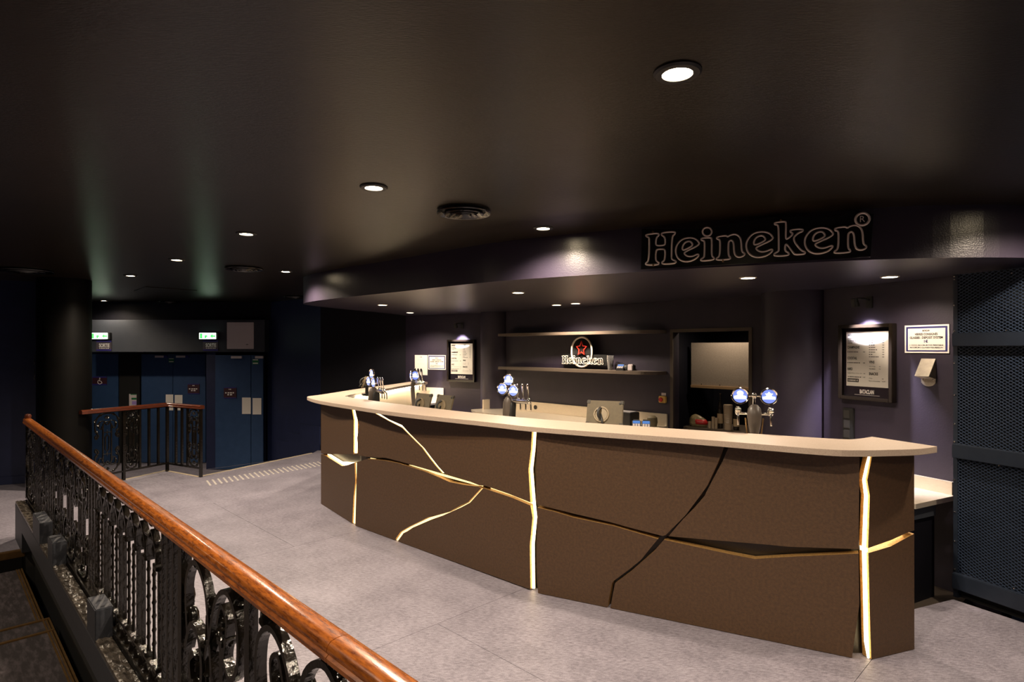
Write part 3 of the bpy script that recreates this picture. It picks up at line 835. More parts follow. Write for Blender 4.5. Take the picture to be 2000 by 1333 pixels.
# worktop C at the right wall
p_r = (3.235, 4.345); p_l = (2.79, 4.11)
wc = thing('side_worktop', 'low steel worktop with an upstand at the right wall', 'worktop', (3.0, 4.4, -0.1))
q = lambda a: (a[0]-3.0, a[1]-4.4)
zc = 0.62+0.1
wl_, wr_ = WC.world(0.15), WC.world(WC.len-0.01)
prism('top', [q(p_l), q(p_r), q(wr_[:2]), q(wl_[:2]), q((2.5, 4.9)), q((2.4, 4.35))], zc-0.035, zc, M_STEEL, wc)
u0 = WC.world(0.15, 0, 0.004); u1 = WC.world(WC.len, 0, 0.004); u2 = WC.world(WC.len, 0, 0.03); u3 = WC.world(0.15, 0, 0.03)
prism('upstand', [q(u0), q(u1), q(u2), q(u3)], zc, zc+0.095, M_STEEL, wc)
dv = Vector((0.445, 0.235)).normalized(); nv = Vector((-dv.y, dv.x))
a_ = Vector(p_l)-dv*0.3+nv*0.05; b_ = Vector(p_l)+dv*0.33+nv*0.05
prism('side_panel', [q(a_), q(b_), q(b_+nv*0.02), q(a_+nv*0.02)], 0.0, zc-0.035, M_DARK, wc)
c_ = Vector(p_l)+dv*0.31+nv*0.04
prism('bracket', [q(a_-nv*0.012), q(c_-nv*0.01), q(c_), q(a_)], zc-0.125, zc-0.035, M_HEAD, wc)

# shelves
def shelf(z, label, px1):
    xe = WB.hit(px1, 700, 0.2)[0]
    t = thing('wall_shelf', label, 'shelf', WB.world(-0.02, z), WB.rot, 'round ended wall shelves')
    n = 10; r = 0.23
    poly = [(0, 0), (0, -r)]+[(xe-r+r*math.sin(i*PI/2/n), -r*math.cos(i*PI/2/n)) for i in range(n+1)]+[(xe, 0)]
    prism('board', poly, 0, 0.038, mat('bronze_shelf_laminate', (0.13, 0.10, 0.078), 0.4), t)
    return t
shelf(1.865, 'upper round ended shelf behind the bar, empty', 1286)
SH = 1.395
shelf(SH, 'lower round ended shelf carrying the small neon sign', 1286)
SHT = SH+0.038

# ------------------------------------------------------------------ large unlit neon sign on the canopy
S = Frame((0.86, 4.03), (2.14, 3.46))
def LP(pts): return [(1200+a/3.5714, 380+b/3.5714) for a, b in pts]
E_OUT = [(595, 352), (585, 325), (560, 306), (520, 300), (470, 312), (437, 348), (425, 390), (435, 435), (465, 463), (510, 470), (560, 455), (592, 425), (582, 414), (545, 432), (510, 432), (487, 415), (492, 400)]
E_IN = [(473, 385), (478, 352), (500, 330), (530, 326), (546, 348), (540, 362), (488, 388)]
N_OUT = [(715, 295), (780, 285), (790, 297), (805, 284), (840, 275), (870, 290), (885, 320), (888, 400), (908, 410), (905, 428), (870, 440), (845, 428), (835, 400), (832, 335), (818, 318), (802, 325), (795, 340), (795, 425), (808, 438), (808, 452), (712, 458), (712, 445), (735, 432), (738, 330), (731, 313), (715, 310)]
def remap(pts, src, dst):
    return [(dst[0]+(x-src[0])/(src[2]-src[0])*(dst[2]-dst[0]), dst[1]+(y-src[1])/(src[3]-src[1])*(dst[3]-dst[1])) for x, y in pts]
EB, NB = (425, 300, 595, 470), (712, 275, 908, 458)
LET = {
    'H': [[(218, 280), (305, 268), (312, 285), (293, 300), (288, 348), (300, 358), (345, 355), (355, 344), (352, 297), (328, 283), (330, 266), (425, 258), (422, 278), (402, 292), (398, 440), (404, 455), (428, 463), (428, 480), (335, 487), (331, 471), (352, 460), (355, 392), (345, 380), (300, 382), (290, 394), (288, 458), (300, 470), (312, 476), (308, 490), (218, 493), (220, 478), (240, 466), (245, 312), (238, 298), (222, 294)]],
    'e': [E_OUT, E_IN],
    'i': [[(647+32*math.cos(a*PI/8), 260+31*math.sin(a*PI/8)) for a in range(16)],
          [(605, 305), (672, 299), (680, 312), (678, 430), (695, 440), (695, 455), (605, 465), (603, 452), (622, 440), (628, 430), (630, 332), (622, 322), (607, 320)]],
    'n': [N_OUT],
    'e2': [remap(E_OUT, EB, (917, 258, 1110, 440)), remap(E_IN, EB, (917, 258, 1110, 440))],
    'k': [[(1118, 195), (1190, 188), (1198, 197), (1195, 308), (1205, 312), (1250, 275), (1226, 262), (1230, 245), (1315, 240), (1315, 258), (1285, 265), (1240, 310), (1300, 390), (1330, 400), (1330, 415), (1262, 420), (1250, 410), (1202, 345), (1192, 352), (1190, 395), (1215, 405), (1218, 425), (1115, 430), (1115, 412), (1140, 400), (1148, 388), (1145, 225), (1137, 212), (1118, 210)]],
    'e3': [remap(E_OUT, EB, (1325, 230, 1530, 415)), remap(E_IN, EB, (1325, 230, 1530, 415))],
    'n2': [remap(N_OUT, NB, (1535, 212, 1758, 410))],
}
LOC = {k: [[S.hit(x, y) for x, y in LP(l)] for l in v] for k, v in LET.items()}   # letter outlines in metres on the sign plane
sx0, sz0 = S.hit(1255, 528)
ns = thing('neon_sign', 'large unlit neon lettering sign on the front of the canopy', 'neon sign', S.world(sx0, 2.235), S.rot)
def chaikin(p):
    o = []
    for i in range(len(p)):
        a, b = p[i], p[(i+1) % len(p)]
        o += [(a[0]*0.75+b[0]*0.25, a[1]*0.75+b[1]*0.25), (a[0]*0.25+b[0]*0.75, a[1]*0.25+b[1]*0.75)]
    return o
zoff = 2.235
back = [S.hit(x, y, -0.02) for x, y in ((1252, 528), (1700, 503), (1706, 418), (1668, 410), (1640, 425), (1500, 425), (1380, 448), (1254, 448))]
prism('back_panel', [(a-sx0, max(b-zoff, 0.0)) for a, b in back], 0.018, 0.028, mat('black_acrylic', (0.008, 0.008, 0.009), 0.25), ns, 'y')
for key, loops in LOC.items():
    first = None
    for l in loops:
        pts = [(a-sx0, 0, b-zoff) for a, b in chaikin(chaikin(l))]
        tm = tube('neon_letter' if first is None else 'neon_counter', pts, 0.0058, M_NEON, ns if first is None else first, 8, True)
        if first is None: first = tm
cR = S.hit(*LP([(1730, 172)])[0])
ringp = [(cR[0]-sx0+0.036*math.cos(a*PI/10), 0, cR[1]-zoff+0.036*math.sin(a*PI/10)) for a in range(20)]
rg = tube('trademark_ring', ringp, 0.0075, M_NEON, ns, 8, True)
text(ns, 'R', M_NEON, 0.026, 0.036, cR[0]-sx0, -0.004, cR[1]-zoff, 0.0)
for px, py in ((1276, 518), (1412, 510), (1275, 453), (1525, 431)):
    a, b = S.hit(px, py)
    link('clip', lathe_me('clip', [(0, -0.012), (0.006, -0.010), (0.006, 0.02)], M_BRASS, 10, 'y'), ns, (a-sx0, 0, b-zoff))

# ------------------------------------------------------------------ small neon sign on the lower shelf
NSx0 = WB.hit(1099, 705, 0.1)[0]; NSx1 = WB.hit(1180, 705, 0.1)[0]
zb_ = SHT
sn = thing('shelf_neon_sign', 'small neon sign with a red star inside a white oval on the shelf', 'neon sign', WB.world((NSx0+NSx1)/2, zb_, 0.1), WB.rot)
W = NSx1-NSx0
zc_ = lambda py: WB.hit(1139, py, 0.1)[1]-zb_
otop, obot = zc_(659), max(zc_(717), 0.012)
ow = (WB.hit(1156, 690, 0.1)[0]-WB.hit(1116.5, 690, 0.1)[0])/2
ocx = (WB.hit(1156, 690, 0.1)[0]+WB.hit(1116.5, 690, 0.1)[0])/2-(NSx0+NSx1)/2
oval = [(ocx+ow*math.cos(a), 0, (otop-ow)+ow*math.sin(a)) for a in [i*PI/12 for i in range(13)]]+[(ocx+ow*math.cos(a), 0, (obot+ow)+ow*math.sin(a)) for a in [PI+i*PI/12 for i in range(13)]]
tube('oval_tube', oval, 0.012, M_NEONW, sn, 8, True)
prism('acrylic_back', [(p[0]*0.98, p[2]) for p in oval], 0.014, 0.02, mat('smoked_acrylic', (0.02, 0.02, 0.02), 0.12), sn, 'y')
box('acrylic_strip', -W/2-0.02, W/2+0.03, 0.014, 0.02, zc_(714), zc_(693), mat('smoked_acrylic', (0.02, 0.02, 0.02), 0.12), sn)
scz = zc_(681.5); sr_ = zc_(667)-scz
star = []
for i in range(10):
    r = sr_ if i % 2 == 0 else sr_*0.46
    star.append((ocx+r*math.sin(i*PI/5)*0.92, -0.004, scz+r*math.cos(i*PI/5)))
tube('star_tube', star, 0.0085, M_NEONR, sn, 6, True)
allp = [p for v in LOC.values() for l in v for p in l]
lx_a, lx_b = min(p[0] for p in allp), max(p[0] for p in allp)
lz_a = min(p[1] for p in LOC['H'][0]); 
lz_b = max(p[1] for p in LOC['H'][0])
hz0, hz1 = zc_(712), zc_(695.5)
tilt = (min(p[1] for p in LOC['n2'][0])-lz_a)
for key, loops in LOC.items():
    first = None
    for l in loops:
        pts = [(-W/2+(a-lx_a)/(lx_b-lx_a)*W, -0.016, hz0+(b-lz_a-tilt*(a-lx_a)/(lx_b-lx_a))/(lz_b-lz_a)*(hz1-hz0)) for a, b in chaikin(l)]
        tm = tube('neon_letter' if first is None else 'neon_counter', pts, 0.0036, M_NEONW, sn if first is None else first, 6, True)
        if first is None: first = tm
# things on the lower shelf
def lathe_thing(name, label, cat, prof, m, loc, group=None, seg=18):
    o = link(name, lathe_me(name, prof, m, seg), None, loc)
    return tag(o, label, cat, group)
def on_shelf(px, off): return WB.hit(px, 700, off)[0]
cup_prof = [(0, 0), (0.028, 0), (0.042, 0.14), (0.039, 0.14), (0.026, 0.006), (0, 0.006)]
cup = thing('plastic_cup', 'stack of clear plastic cups on the shelf right of the neon sign', 'cup', WB.world(on_shelf(1192, 0.1), SHT, 0.1), 0)
for k in range(3):
    link('cup', lathe_me('cup', [(r*1.05, h) for r, h in cup_prof], M_GLASS, 18), cup, (0, 0, k*0.018))
def terminal(name, label, loc, rotz, tilt=0.35, group=None, s=1.0):
    t = thing(name, label, 'card terminal', loc, rotz, group)
    pr = [(-0.09, 0), (0.09, 0), (0.09, 0.062), (0.06, 0.068), (-0.085, 0.026)]
    n = [(y*s, z*s) for y, z in pr]
    v = [(-0.042*s, y, z) for y, z in n]+[(0.042*s, y, z) for y, z in n]
    k = len(n)
    f = [list(range(k)), list(range(k, 2*k))]+[[i, (i+1) % k, k+(i+1) % k, k+i] for i in range(k)]
    link('body', mesh('body', v, f, mat('charcoal_plastic', (0.05, 0.05, 0.055), 0.35)), t)
    ang = math.atan2(0.042, 0.145)
    def onface(name, u0, u1, w0, w1, m):
        c = (u0+u1)/2
        o = link(name, box_me(name, (w1-w0)*s, (u1-u0)*s, 0.003*s, m), t, ((w0+w1)/2*s, (-0.085+c*math.cos(ang))*s, (0.0265+c*math.sin(ang)+0.001)*s), (ang, 0, 0))
        return o
    onface('screen', 0.085, 0.145, -0.034, 0.034, M_SCREEN)
    for r in range(3):
        for c in range(3):
            onface('key', 0.012+r*0.022, 0.027+r*0.022, -0.034+c*0.024, -0.016+c*0.024, M_PWHITE)
    link('paper_roll', lathe_me('paper_roll', [(0, -0.03*s), (0.022*s, -0.03*s), (0.022*s, 0.03*s), (0, 0.03*s)], M_BLACK, 14), t, (0, 0.075*s, 0.058*s), (0, PI/2, 0))
    return t
terminal('card_terminal', 'grey card terminal on the lower shelf beside the plastic cups', WB.world(on_shelf(1212, 0.12), SHT, 0.12), WB.rot+0.5)
lathe_thing('cable_coil', 'small coil of cable behind the card terminal on the shelf', 'cable', [(0.03, 0), (0.06, 0.0), (0.065, 0.03), (0.05, 0.06), (0.03, 0.05), (0.03, 0)], M_BLACK, WB.world(on_shelf(1224, 0.07)+0.02, SHT, 0.07))
t = thing('plug_adapter', 'white plug adapter at the right end of the lower shelf', 'adapter', WB.world(on_shelf(1233, 0.12), SHT, 0.12), WB.rot)
box('body', -0.035, 0.035, -0.03, 0.03, 0, 0.075, M_PWHITE, t, 0.008)
box('socket_face', 0.035, 0.045, -0.025, 0.025, 0.01, 0.065, M_BLACK, t, 0.003)

# emergency switch on the wall
t, w, h = wall_thing(WB, 'emergency_switch', 'yellow box with a red emergency knob left of the doorway', 'switch', 1290, 774, 1303, 787, 0.0)
box('box', -w/2, w/2, -0.045, 0, 0, h, M_YEL, t, 0.006)
link('knob', lathe_me('knob', [(0, -0.075), (0.022, -0.073), (0.026, -0.062), (0.016, -0.045)], M_RED, 18, 'y'), t, (0, 0, h/2))
box('notice', -w*0.33, w*0.33, -0.004, 0, h+0.006, h+0.036, M_PWHITE, t)

# ------------------------------------------------------------------ price boards and picture lights
def menu(fr, label, r, inner, right):
    t, w, h = wall_thing(fr, 'price_board', label, 'menu board', *r, 0.0, 'framed price boards')
    M_FR = mat('black_bronze_frame', (0.014, 0.010, 0.007), 0.25, 0.2)
    b = 0.03
    for (x0, x1, z0, z1) in ((-w/2, -w/2+b, 0, h), (w/2-b, w/2, 0, h), (-w/2+b, w/2-b, 0, b), (-w/2+b, w/2-b, h-b, h)):
        box('frame', x0, x1, -0.06, 0, z0, z1, M_FR, t, 0.003)
    box('backing', -w/2+b, w/2-b, -0.022, 0, b, h-b, mat('dark_mirror_backing', (0.05, 0.04, 0.06), 0.12, 0.6), t)
    W2, H2 = w-2*b-0.05, (h-2*b)*0.80
    pz0 = h-b-0.03-H2
    sh = box('sheet', -W2/2, W2/2, -0.026, -0.022, pz0, pz0+H2, M_WHITE, t)
    Y = -0.0275
    Z = lambda v: pz0+H2*(1-v)
    X = lambda u: -W2/2+W2*u
    def head(s, u, v, wd, hh=0.050): text(t, s, M_INK, W2*wd, H2*hh, X(u+wd/2), Y, Z(v), 0.03)
    def line(s, u, v, wd, hh=0.020): text(t, s, M_INK, W2*wd, H2*hh, X(u+wd/2), Y, Z(v), 0.0)
    def dim(s, u, v, wd, hh=0.014): blur_line(t, M_INK, W2*wd, H2*hh, X(u+wd/2), Y, Z(v))
    head('BIÈRES', 0.04, 0.055, 0.17); head('SOFT', 0.58, 0.055, 0.12)
    for i, (s, wd) in enumerate((('', 0.2), ('', 0.22), ('', 0.12))): dim(s, 0.04, 0.125+i*0.04, wd)
    head('CHAMPAGNE', 0.03, 0.285, 0.30); dim('', 0.03, 0.37, 0.28); dim('', 0.42, 0.37, 0.05)
    head('COCKTAIL', 0.03, 0.485, 0.24); dim('', 0.03, 0.57, 0.32); dim('', 0.42, 0.57, 0.05)
    head('HARD', 0.03, 0.685, 0.13); line('Vodka, Whisky, Rhum, Gin', 0.03, 0.765, 0.36); line('9€', 0.43, 0.765, 0.04)
    dim('', 0.04, 0.83, 0.34); line('10€', 0.42, 0.83, 0.05)
    box('price_tag', X(0.03), X(0.31), -0.0272, -0.026, Z(0.925), Z(0.862), M_INK, t)
    text(t, 'CONSIGNE 1€', M_WINK, W2*0.25, H2*0.034, X(0.17), -0.0285, Z(0.893), 0.03)
    for i, s in enumerate((4, 6, 6, 8, 9, 11, 9, 5, 13)):
        dim('', 0.56, 0.12+i*0.042, 0.018*s); dim('', 0.87, 0.12+i*0.042, 0.045)
    head('VINS', 0.56, 0.55, 0.13); line('Vin rouge', 0.56, 0.63, 0.15); line('7€', 0.79, 0.63, 0.04); line('Vin blanc', 0.56, 0.672, 0.15); line('7€', 0.79, 0.672, 0.04)
    head('SNACKS', 0.56, 0.76, 0.21); line('Chips', 0.56, 0.845, 0.08); line('3€', 0.86, 0.845, 0.04); line('Barre chocolatée', 0.56, 0.89, 0.26); line('2,5€', 0.86, 0.89, 0.08)
    text(t, 'BATACLAN', M_WINK, W2*0.34, (pz0-b)*0.42, 0.0, -0.0235, b+(pz0-b)*0.50, 0.05)
    box('underline', -W2*0.30, W2*0.30, -0.0235, -0.022, b+(pz0-b)*0.16, b+(pz0-b)*0.19, M_WINK, t)
    pane = box('glass_pane', -w/2+b, w/2-b, -0.050, -0.047, b, h-b, M_PANE, t)
    return t
def glass_mat():
    m = bpy.data.materials.new('thin_glass_pane')
    m.use_nodes = True
    nt = m.node_tree
    nt.nodes.remove(nt.nodes['Principled BSDF'])
    tr = nt.nodes.new('ShaderNodeBsdfTransparent'); gl = nt.nodes.new('ShaderNodeBsdfGlossy'); mx = nt.nodes.new('ShaderNodeMixShader')
    fr = nt.nodes.new('ShaderNodeFresnel'); fr.inputs['IOR'].default_value = 1.12
    gl.inputs['Roughness'].default_value = 0.03
    nt.links.new(fr.outputs[0], mx.inputs[0]); nt.links.new(tr.outputs[0], mx.inputs[1]); nt.links.new(gl.outputs[0], mx.inputs[2])
    nt.links.new(mx.outputs[0], nt.nodes['Material Output'].inputs[0])
    return m
M_PANE = glass_mat()
menu(WC, 'large framed price board on the right wall under a spotlight', (1646, 634, 1752, 783), None, True)
menu(WA, 'small framed price board on the far wall left of the shelves', (877, 664, 930.5, 746), None, False)
def picture_light(fr, label, px, py, pw, zt_aim):
    lx, z = fr.hit(px, py, 0.0)
    t = thing('picture_light', label, 'wall lamp', fr.world(lx, z), fr.rot, 'spotlights over the price boards')
    box('wall_plate', -0.03, 0.03, -0.012, 0, -0.02, 0.08, M_BLACK, t, 0.004)
    tube('arm', [(0, -0.01, 0.05), (0, -0.07, 0.06), (0, -0.16, 0.055)], 0.008, M_BLACK, t)
    link('head', lathe_me('head', [(0, 0.07), (0.025, 0.07), (0.032, 0.0), (0.026, 0.0), (0.02, 0.05), (0, 0.05)], M_BLACK, 20), t, (0, -0.17, -0.01), (0.28, 0, 0))
    link('bulb', lathe_me('bulb', [(0, 0.008), (0.018, 0.010), (0.021, 0.03), (0, 0.03)], mat('cool_bulb', (1, 1, 1), 0.3, emit=(0.85, 0.82, 1.0), estr=6), 14), t, (0, -0.17, -0.01), (0.28, 0, 0))
    w = fr.world(lx, z-0.01, 0.17); aim = fr.world(lx, z-0.50, 0.0)
    o = spot('lamp', w[0], w[1], w[2], pw, 78, None, aim, (0.93, 0.86, 1.0), 0.02, 0.6)
    o.parent = t
    o.matrix_parent_inverse = (Matrix.Translation(t.location) @ Matrix.Rotation(fr.rot, 4, 'Z')).inverted()
picture_light(WC, 'black spotlight over the price board on the right wall', 1699, 598, 240, 0)
picture_light(WA, 'black spotlight over the price board on the far wall', 903, 640, 150, 0)

def deposit(fr, label, r, big):
    t, w, h = wall_thing(fr, 'deposit_notice', label, 'sign', *r, 0.0, 'glass deposit notices')
    box('card', -w/2, w/2, -0.006, 0, 0, h, M_WHITE, t)
    box('blue_border', -w/2+0.012, w/2-0.012, -0.007, -0.006, 0.012, h-0.012, M_BINK, t)
    box('white_field', -w*0.42, w*0.42, -0.008, -0.007, h*0.10, h*0.88, M_WHITE, t)
    Y = -0.0095
    text(t, 'BATACLAN', M_INK, w*0.16, h*0.06, 0, Y, h*0.80, 0.05)
    text(t, 'VERRES CONSIGNÉS', M_INK, w*0.52, h*0.10, 0, Y, h*0.68, 0.03)
    text(t, 'GLASSES : DEPOSIT SYSTEM', M_INK, w*0.74, h*0.085, 0, Y, h*0.55, 0.03)
    text(t, '1€', M_BINK, w*0.09, h*0.11, 0, Y, h*0.42, 0.03)
    text(t, '3 VERRES MAXIMUM PAR PERSONNE', M_INK, w*0.76, h*0.05, 0, Y, h*0.28, 0.01)
    text(t, 'MAXIMUM 3 GLASSES PER PERSON', M_INK, w*0.73, h*0.05, 0, Y, h*0.195, 0.01)
deposit(WC, 'white blue-edged glass deposit notice on the right wall', (1768, 635, 1855, 690), True)
deposit(WA, 'small blue-edged deposit notice on the far wall beside the blank sheet', (836.5, 694, 871, 722.5), False)
t, w, h = wall_thing(WA, 'paper_sheet', 'upright white paper sheet pinned on the far wall', 'paper', 810.5, 694, 835, 733)
box('sheet', -w/2, w/2, -0.004, 0, 0, h, M_WHITE, t)
blur_line(t, M_INK, w*0.18, h*0.03, 0, -0.005, h*0.90)
for i in range(3):
    blur_line(t, M_PWHITE, w*0.6, h*0.015, 0, -0.005, h*(0.75-0.2*i))
# bottle opener / metal bracket under the notice
lx, z = WC.hit(1814, 754); lxa = WC.hit(1796, 740)[0]; lxb = WC.hit(1831, 740)[0]
zt_ = WC.hit(1815, 701)[1]
M_DSTEEL = mat('worn_steel', (0.34, 0.30, 0.25), 0.45, 0.5, col2=(0.44, 0.39, 0.32), nscale=25)
t = thing('metal_holder', 'bent steel holder on the wall under the right deposit notice', 'bracket', WC.world(lx, z), WC.rot)
w = (lxb-lxa)*0.80; h = zt_-z
box('base_plate', -w*0.5, w*0.5, -0.004, 0, 0.02, h, M_DSTEEL, t)
link('base_foot', prism_me('base_foot', [(w*0.5*math.cos(a)*1.0, 0.035+0.04*math.sin(a)) for a in [PI+i*PI/10 for i in range(11)]]+[(w*0.5, 0.09), (-w*0.5, 0.09)], -0.005, -0.001, M_DSTEEL, 'y'), t)
v = [(-w*0.5, -0.005, h), (w*0.5, -0.005, h), (w*0.5, -0.085, h*0.36), (-w*0.5, -0.085, h*0.36), (-w*0.5, -0.001, h-0.002), (w*0.5, -0.001, h-0.002), (w*0.5, -0.081, h*0.355), (-w*0.5, -0.081, h*0.355)]
link('flap', mesh('flap', v, [[0, 1, 2, 3], [4, 5, 6, 7], [0, 1, 5, 4], [1, 2, 6, 5], [2, 3, 7, 6], [3, 0, 4, 7]], M_DSTEEL), t)
v = [(-w*0.5, -0.083, h*0.36), (w*0.5, -0.083, h*0.36), (w*0.5, -0.004, h*0.27), (-w*0.5, -0.004, h*0.27), (-w*0.5, -0.08, h*0.35), (w*0.5, -0.08, h*0.35), (w*0.5, -0.004, h*0.255), (-w*0.5, -0.004, h*0.255)]
link('lower_flap', mesh('lower_flap', v, [[0, 1, 2, 3], [4, 5, 6, 7], [0, 1, 5, 4], [1, 2, 6, 5], [2, 3, 7, 6], [3, 0, 4, 7]], M_DSTEEL), t)
SCREW = lathe_me('screw', [(0, -0.003), (0.006, -0.002), (0.006, 0.002)], M_CHROME, 10, 'y')
for s in (-1, 1): link('screw', SCREW, t, (s*w*0.32, -0.005, 0.05))
# switch strip on the right wall
t, w, h = wall_thing(WC, 'socket_strip', 'black upright socket strip on the right wall below the price board', 'socket', 1650, 797, 1670, 856)
box('plate', -w/2, w/2, -0.03, 0, -0.2, h, M_BLACK, t, 0.004)
for i in range(3): box('socket', -w*0.36, w*0.25, -0.036, -0.03, h-0.09-i*0.085, h-0.02-i*0.085, mat('dark_grey_plastic', (0.03, 0.028, 0.026), 0.35), t, 0.004)

# ------------------------------------------------------------------ beer taps
RIM = lathe_me('rim', [(0.045, -0.006), (0.052, -0.010), (0.056, 0.0), (0.052, 0.010), (0.045, 0.006), (0.045, -0.006)], M_CHROME, 28, 'y')
FACE = lathe_me('face', [(0, -0.004), (0.046, -0.003), (0.046, 0.006), (0, 0.008)], M_BADGE, 28, 'y')
def emblem_me(kind):
    n = 14
    if kind == 0:
        pts = [(-0.038, -0.016), (-0.030, -0.020), (0.030, -0.020), (0.038, -0.016), (0.036, -0.002), (0.018, 0.002), (0.014, 0.006)]+[(0.020*math.cos(a), 0.018+0.015*math.sin(a)) for a in [i*PI/8 for i in range(9)]]+[(-0.014, 0.006), (-0.018, 0.002), (-0.036, -0.002)]
    else:
        pts = [(-0.038, -0.018), (0.038, -0.018), (0.038, -0.004), (0.016, 0.0), (0.014, 0.012), (0.024, 0.017), (0.008, 0.019), (0.0, 0.030), (-0.008, 0.019), (-0.024, 0.017), (-0.014, 0.012), (-0.016, 0.0), (-0.038, -0.004)]
    return prism_me('emblem', pts, -0.0065, -0.004, M_BADGEW, 'y')
EMB = [emblem_me(0), emblem_me(1)]
def badge(parent, x, y, z, k, rz=0.0):
    f = link('badge', FACE, parent, (x, y, z), (0, 0, rz))
    link('rim', RIM, f); link('emblem', EMB[k], f)
SPOUT = tube_me('spout', catmull([(0, 0, 0), (0, -0.015, 0.004), (0, -0.03, -0.012), (0, -0.034, -0.075)], 5), 0.0065, M_CHROME, 10)
VALVE = lathe_me('valve', [(0, -0.022), (0.012, -0.022), (0.018, -0.012), (0.021, 0.0), (0.018, 0.012), (0.011, 0.022), (0.011, 0.034), (0, 0.034)], M_CHROME, 16)
HANDLE = lathe_me('tap_handle', [(0, 0.0), (0.006, 0.0), (0.005, 0.03), (0.009, 0.06), (0.012, 0.10), (0.009, 0.118), (0, 0.122)], M_CHROME, 14)
def tap(parent, x, y, z, rz=0.0, handle=True):
    v = link('tap', VALVE, parent, (x, y, z), (0, 0, rz))
    link('spout', SPOUT, v, (0, 0, -0.01))
    if handle: link('tap_handle', HANDLE, v, (0, 0.004, 0.03), (-0.15, 0, 0))
def loft_me(name, rings, m, seg=20):
    """rings: (z, x, y, rx, ry)"""
    v, f = [], []
    for z, x, y, rx, ry in rings:
        for k in range(seg):
            a = 2*PI*k/seg
            v.append((x+rx*math.cos(a), y+ry*math.sin(a), z))
    n = len(rings)
    for i in range(n-1):
        for k in range(seg):
            l = (k+1) % seg
            f.append([i*seg+k, i*seg+l, (i+1)*seg+l, (i+1)*seg+k])
    f.append(list(range(seg))); f.append([(n-1)*seg+k for k in range(seg)])
    return mesh(name, v, f, m, True)
# right tower: tear shaped body, two badges
t = thing('beer_tower', 'beer tap tower with two glowing round badges near the right counter end', 'beer tap', (1.60, 3.93, IWZ), -0.32, 'beer tap towers')
link('body', loft_me('body', [(0, 0, 0, 0.030, 0.03), (0.10, 0, -0.004, 0.022, 0.03), (0.16, 0, -0.01, 0.026, 0.034), (0.22, 0, -0.015, 0.038, 0.040), (0.29, 0, -0.02, 0.046, 0.045), (0.335, 0, -0.018, 0.040, 0.040), (0.358, 0, -0.014, 0.022, 0.022), (0.364, 0, -0.012, 0.005, 0.005)], M_TOWER), t)
tube('gold_trim', [(-0.055, 0.0, 0.27), (-0.045, 0.0, 0.18), (-0.012, 0.0, 0.05), (0.012, 0.0, 0.05), (0.045, 0.0, 0.18), (0.055, 0.0, 0.27)], 0.005, M_BRASS, t, 6)
link('stem', lathe_me('stem', [(0, 0.35), (0.010, 0.35), (0.008, 0.40), (0.016, 0.41), (0.018, 0.425), (0.010, 0.438), (0, 0.44)], M_CHROME, 16), t)
tube('cross_bar', [(-0.11, 0, 0.418), (0.11, 0, 0.418)], 0.007, M_CHROME, t)
tube('tap_bar', [(-0.095, 0, 0.30), (0.095, 0, 0.30)], 0.009, M_CHROME, t)
badge(t, -0.088, -0.02, 0.418, 0); badge(t, 0.088, -0.02, 0.418, 1)
for s in (-1, 1):
    tap(t, s*0.10, 0.01, 0.31, 0, False)
    link('knob', ellipsoid_me('knob', 0.022, 0.022, 0.02, M_CHROME), t, (s*0.10, -0.01, 0.325))
# towers with three badges
def tower3(label, loc, rotz, lean, spread=0.10):
    t = thing('beer_tower', label, 'beer tap', loc, rotz, 'beer tap towers')
    link('body', loft_me('body', [(0, -lean*0.6, 0, 0.036, 0.04), (0.08, -lean*0.5, 0, 0.036, 0.045), (0.18, -lean*0.15, 0, 0.042, 0.05), (0.26, 0.0, 0, 0.040, 0.048), (0.30, 0.006, 0, 0.026, 0.036), (0.315, 0.008, 0, 0.008, 0.01)], M_TOWER), t)
    link('back_shell', loft_me('back_shell', [(0, 0.028-lean*0.55, 0.02, 0.016, 0.04), (0.12, 0.034-lean*0.25, 0.02, 0.020, 0.045), (0.24, 0.042, 0.02, 0.016, 0.04), (0.285, 0.04, 0.02, 0.004, 0.01)], M_BLACK), t)
    link('manifold', lathe_me('manifold', [(0, -0.02), (0.020, -0.02), (0.020, 0.16), (0, 0.16)], M_CHROME, 18), t, (0.045, 0.02, 0.27), (0, PI/2, 0))
    tube('stem', [(0.01, 0.0, 0.30), (0.015, 0, 0.38)], 0.010, M_CHROME, t)
    tube('cross_bar', [(-0.05, 0.01, 0.355), (0.08, 0.01, 0.355)], 0.008, M_CHROME, t)
    badge(t, 0.025, -0.025, 0.455, 0); badge(t, -0.040, -0.03, 0.375, 1); badge(t, 0.080, -0.03, 0.365, 1)
    for k in range(3): tap(t, 0.09+k*0.055, 0.03, 0.275, PI)
    return t
tower3('beer tap tower with three glowing badges at the middle of the counter', (-0.035, 5.22, IWZ), -0.62, 0.02)
tower3('beer tap tower with three sparkling badges at the far left corner', (-1.50, 6.42, IWZ), -0.9, 0.03)
t = thing('beer_tower', 'slim curved beer tap tower standing before the paper sheet', 'beer tap', (-1.06, 6.32, IWZ), -0.9, 'beer tap towers')
tube('body', catmull([(0.05, 0, 0), (0.045, 0, 0.10), (0.02, 0, 0.22), (0.01, 0, 0.33), (0.03, 0, 0.38)], 5), 0.022, M_TOWER, t, 12)
tube('tap_bar', [(0.0, 0, 0.365), (0.21, 0, 0.365)], 0.012, M_CHROME, t)
badge(t, 0.02, -0.02, 0.44, 0, -0.3); badge(t, 0.085, -0.01, 0.445, 1, 0.5)
for k in range(3): tap(t, 0.06+k*0.065, 0.02, 0.37, PI)
box('drip_tray', 0.0, 0.18, -0.03, 0.08, 0, 0.012, M_STEEL, t, 0.003)

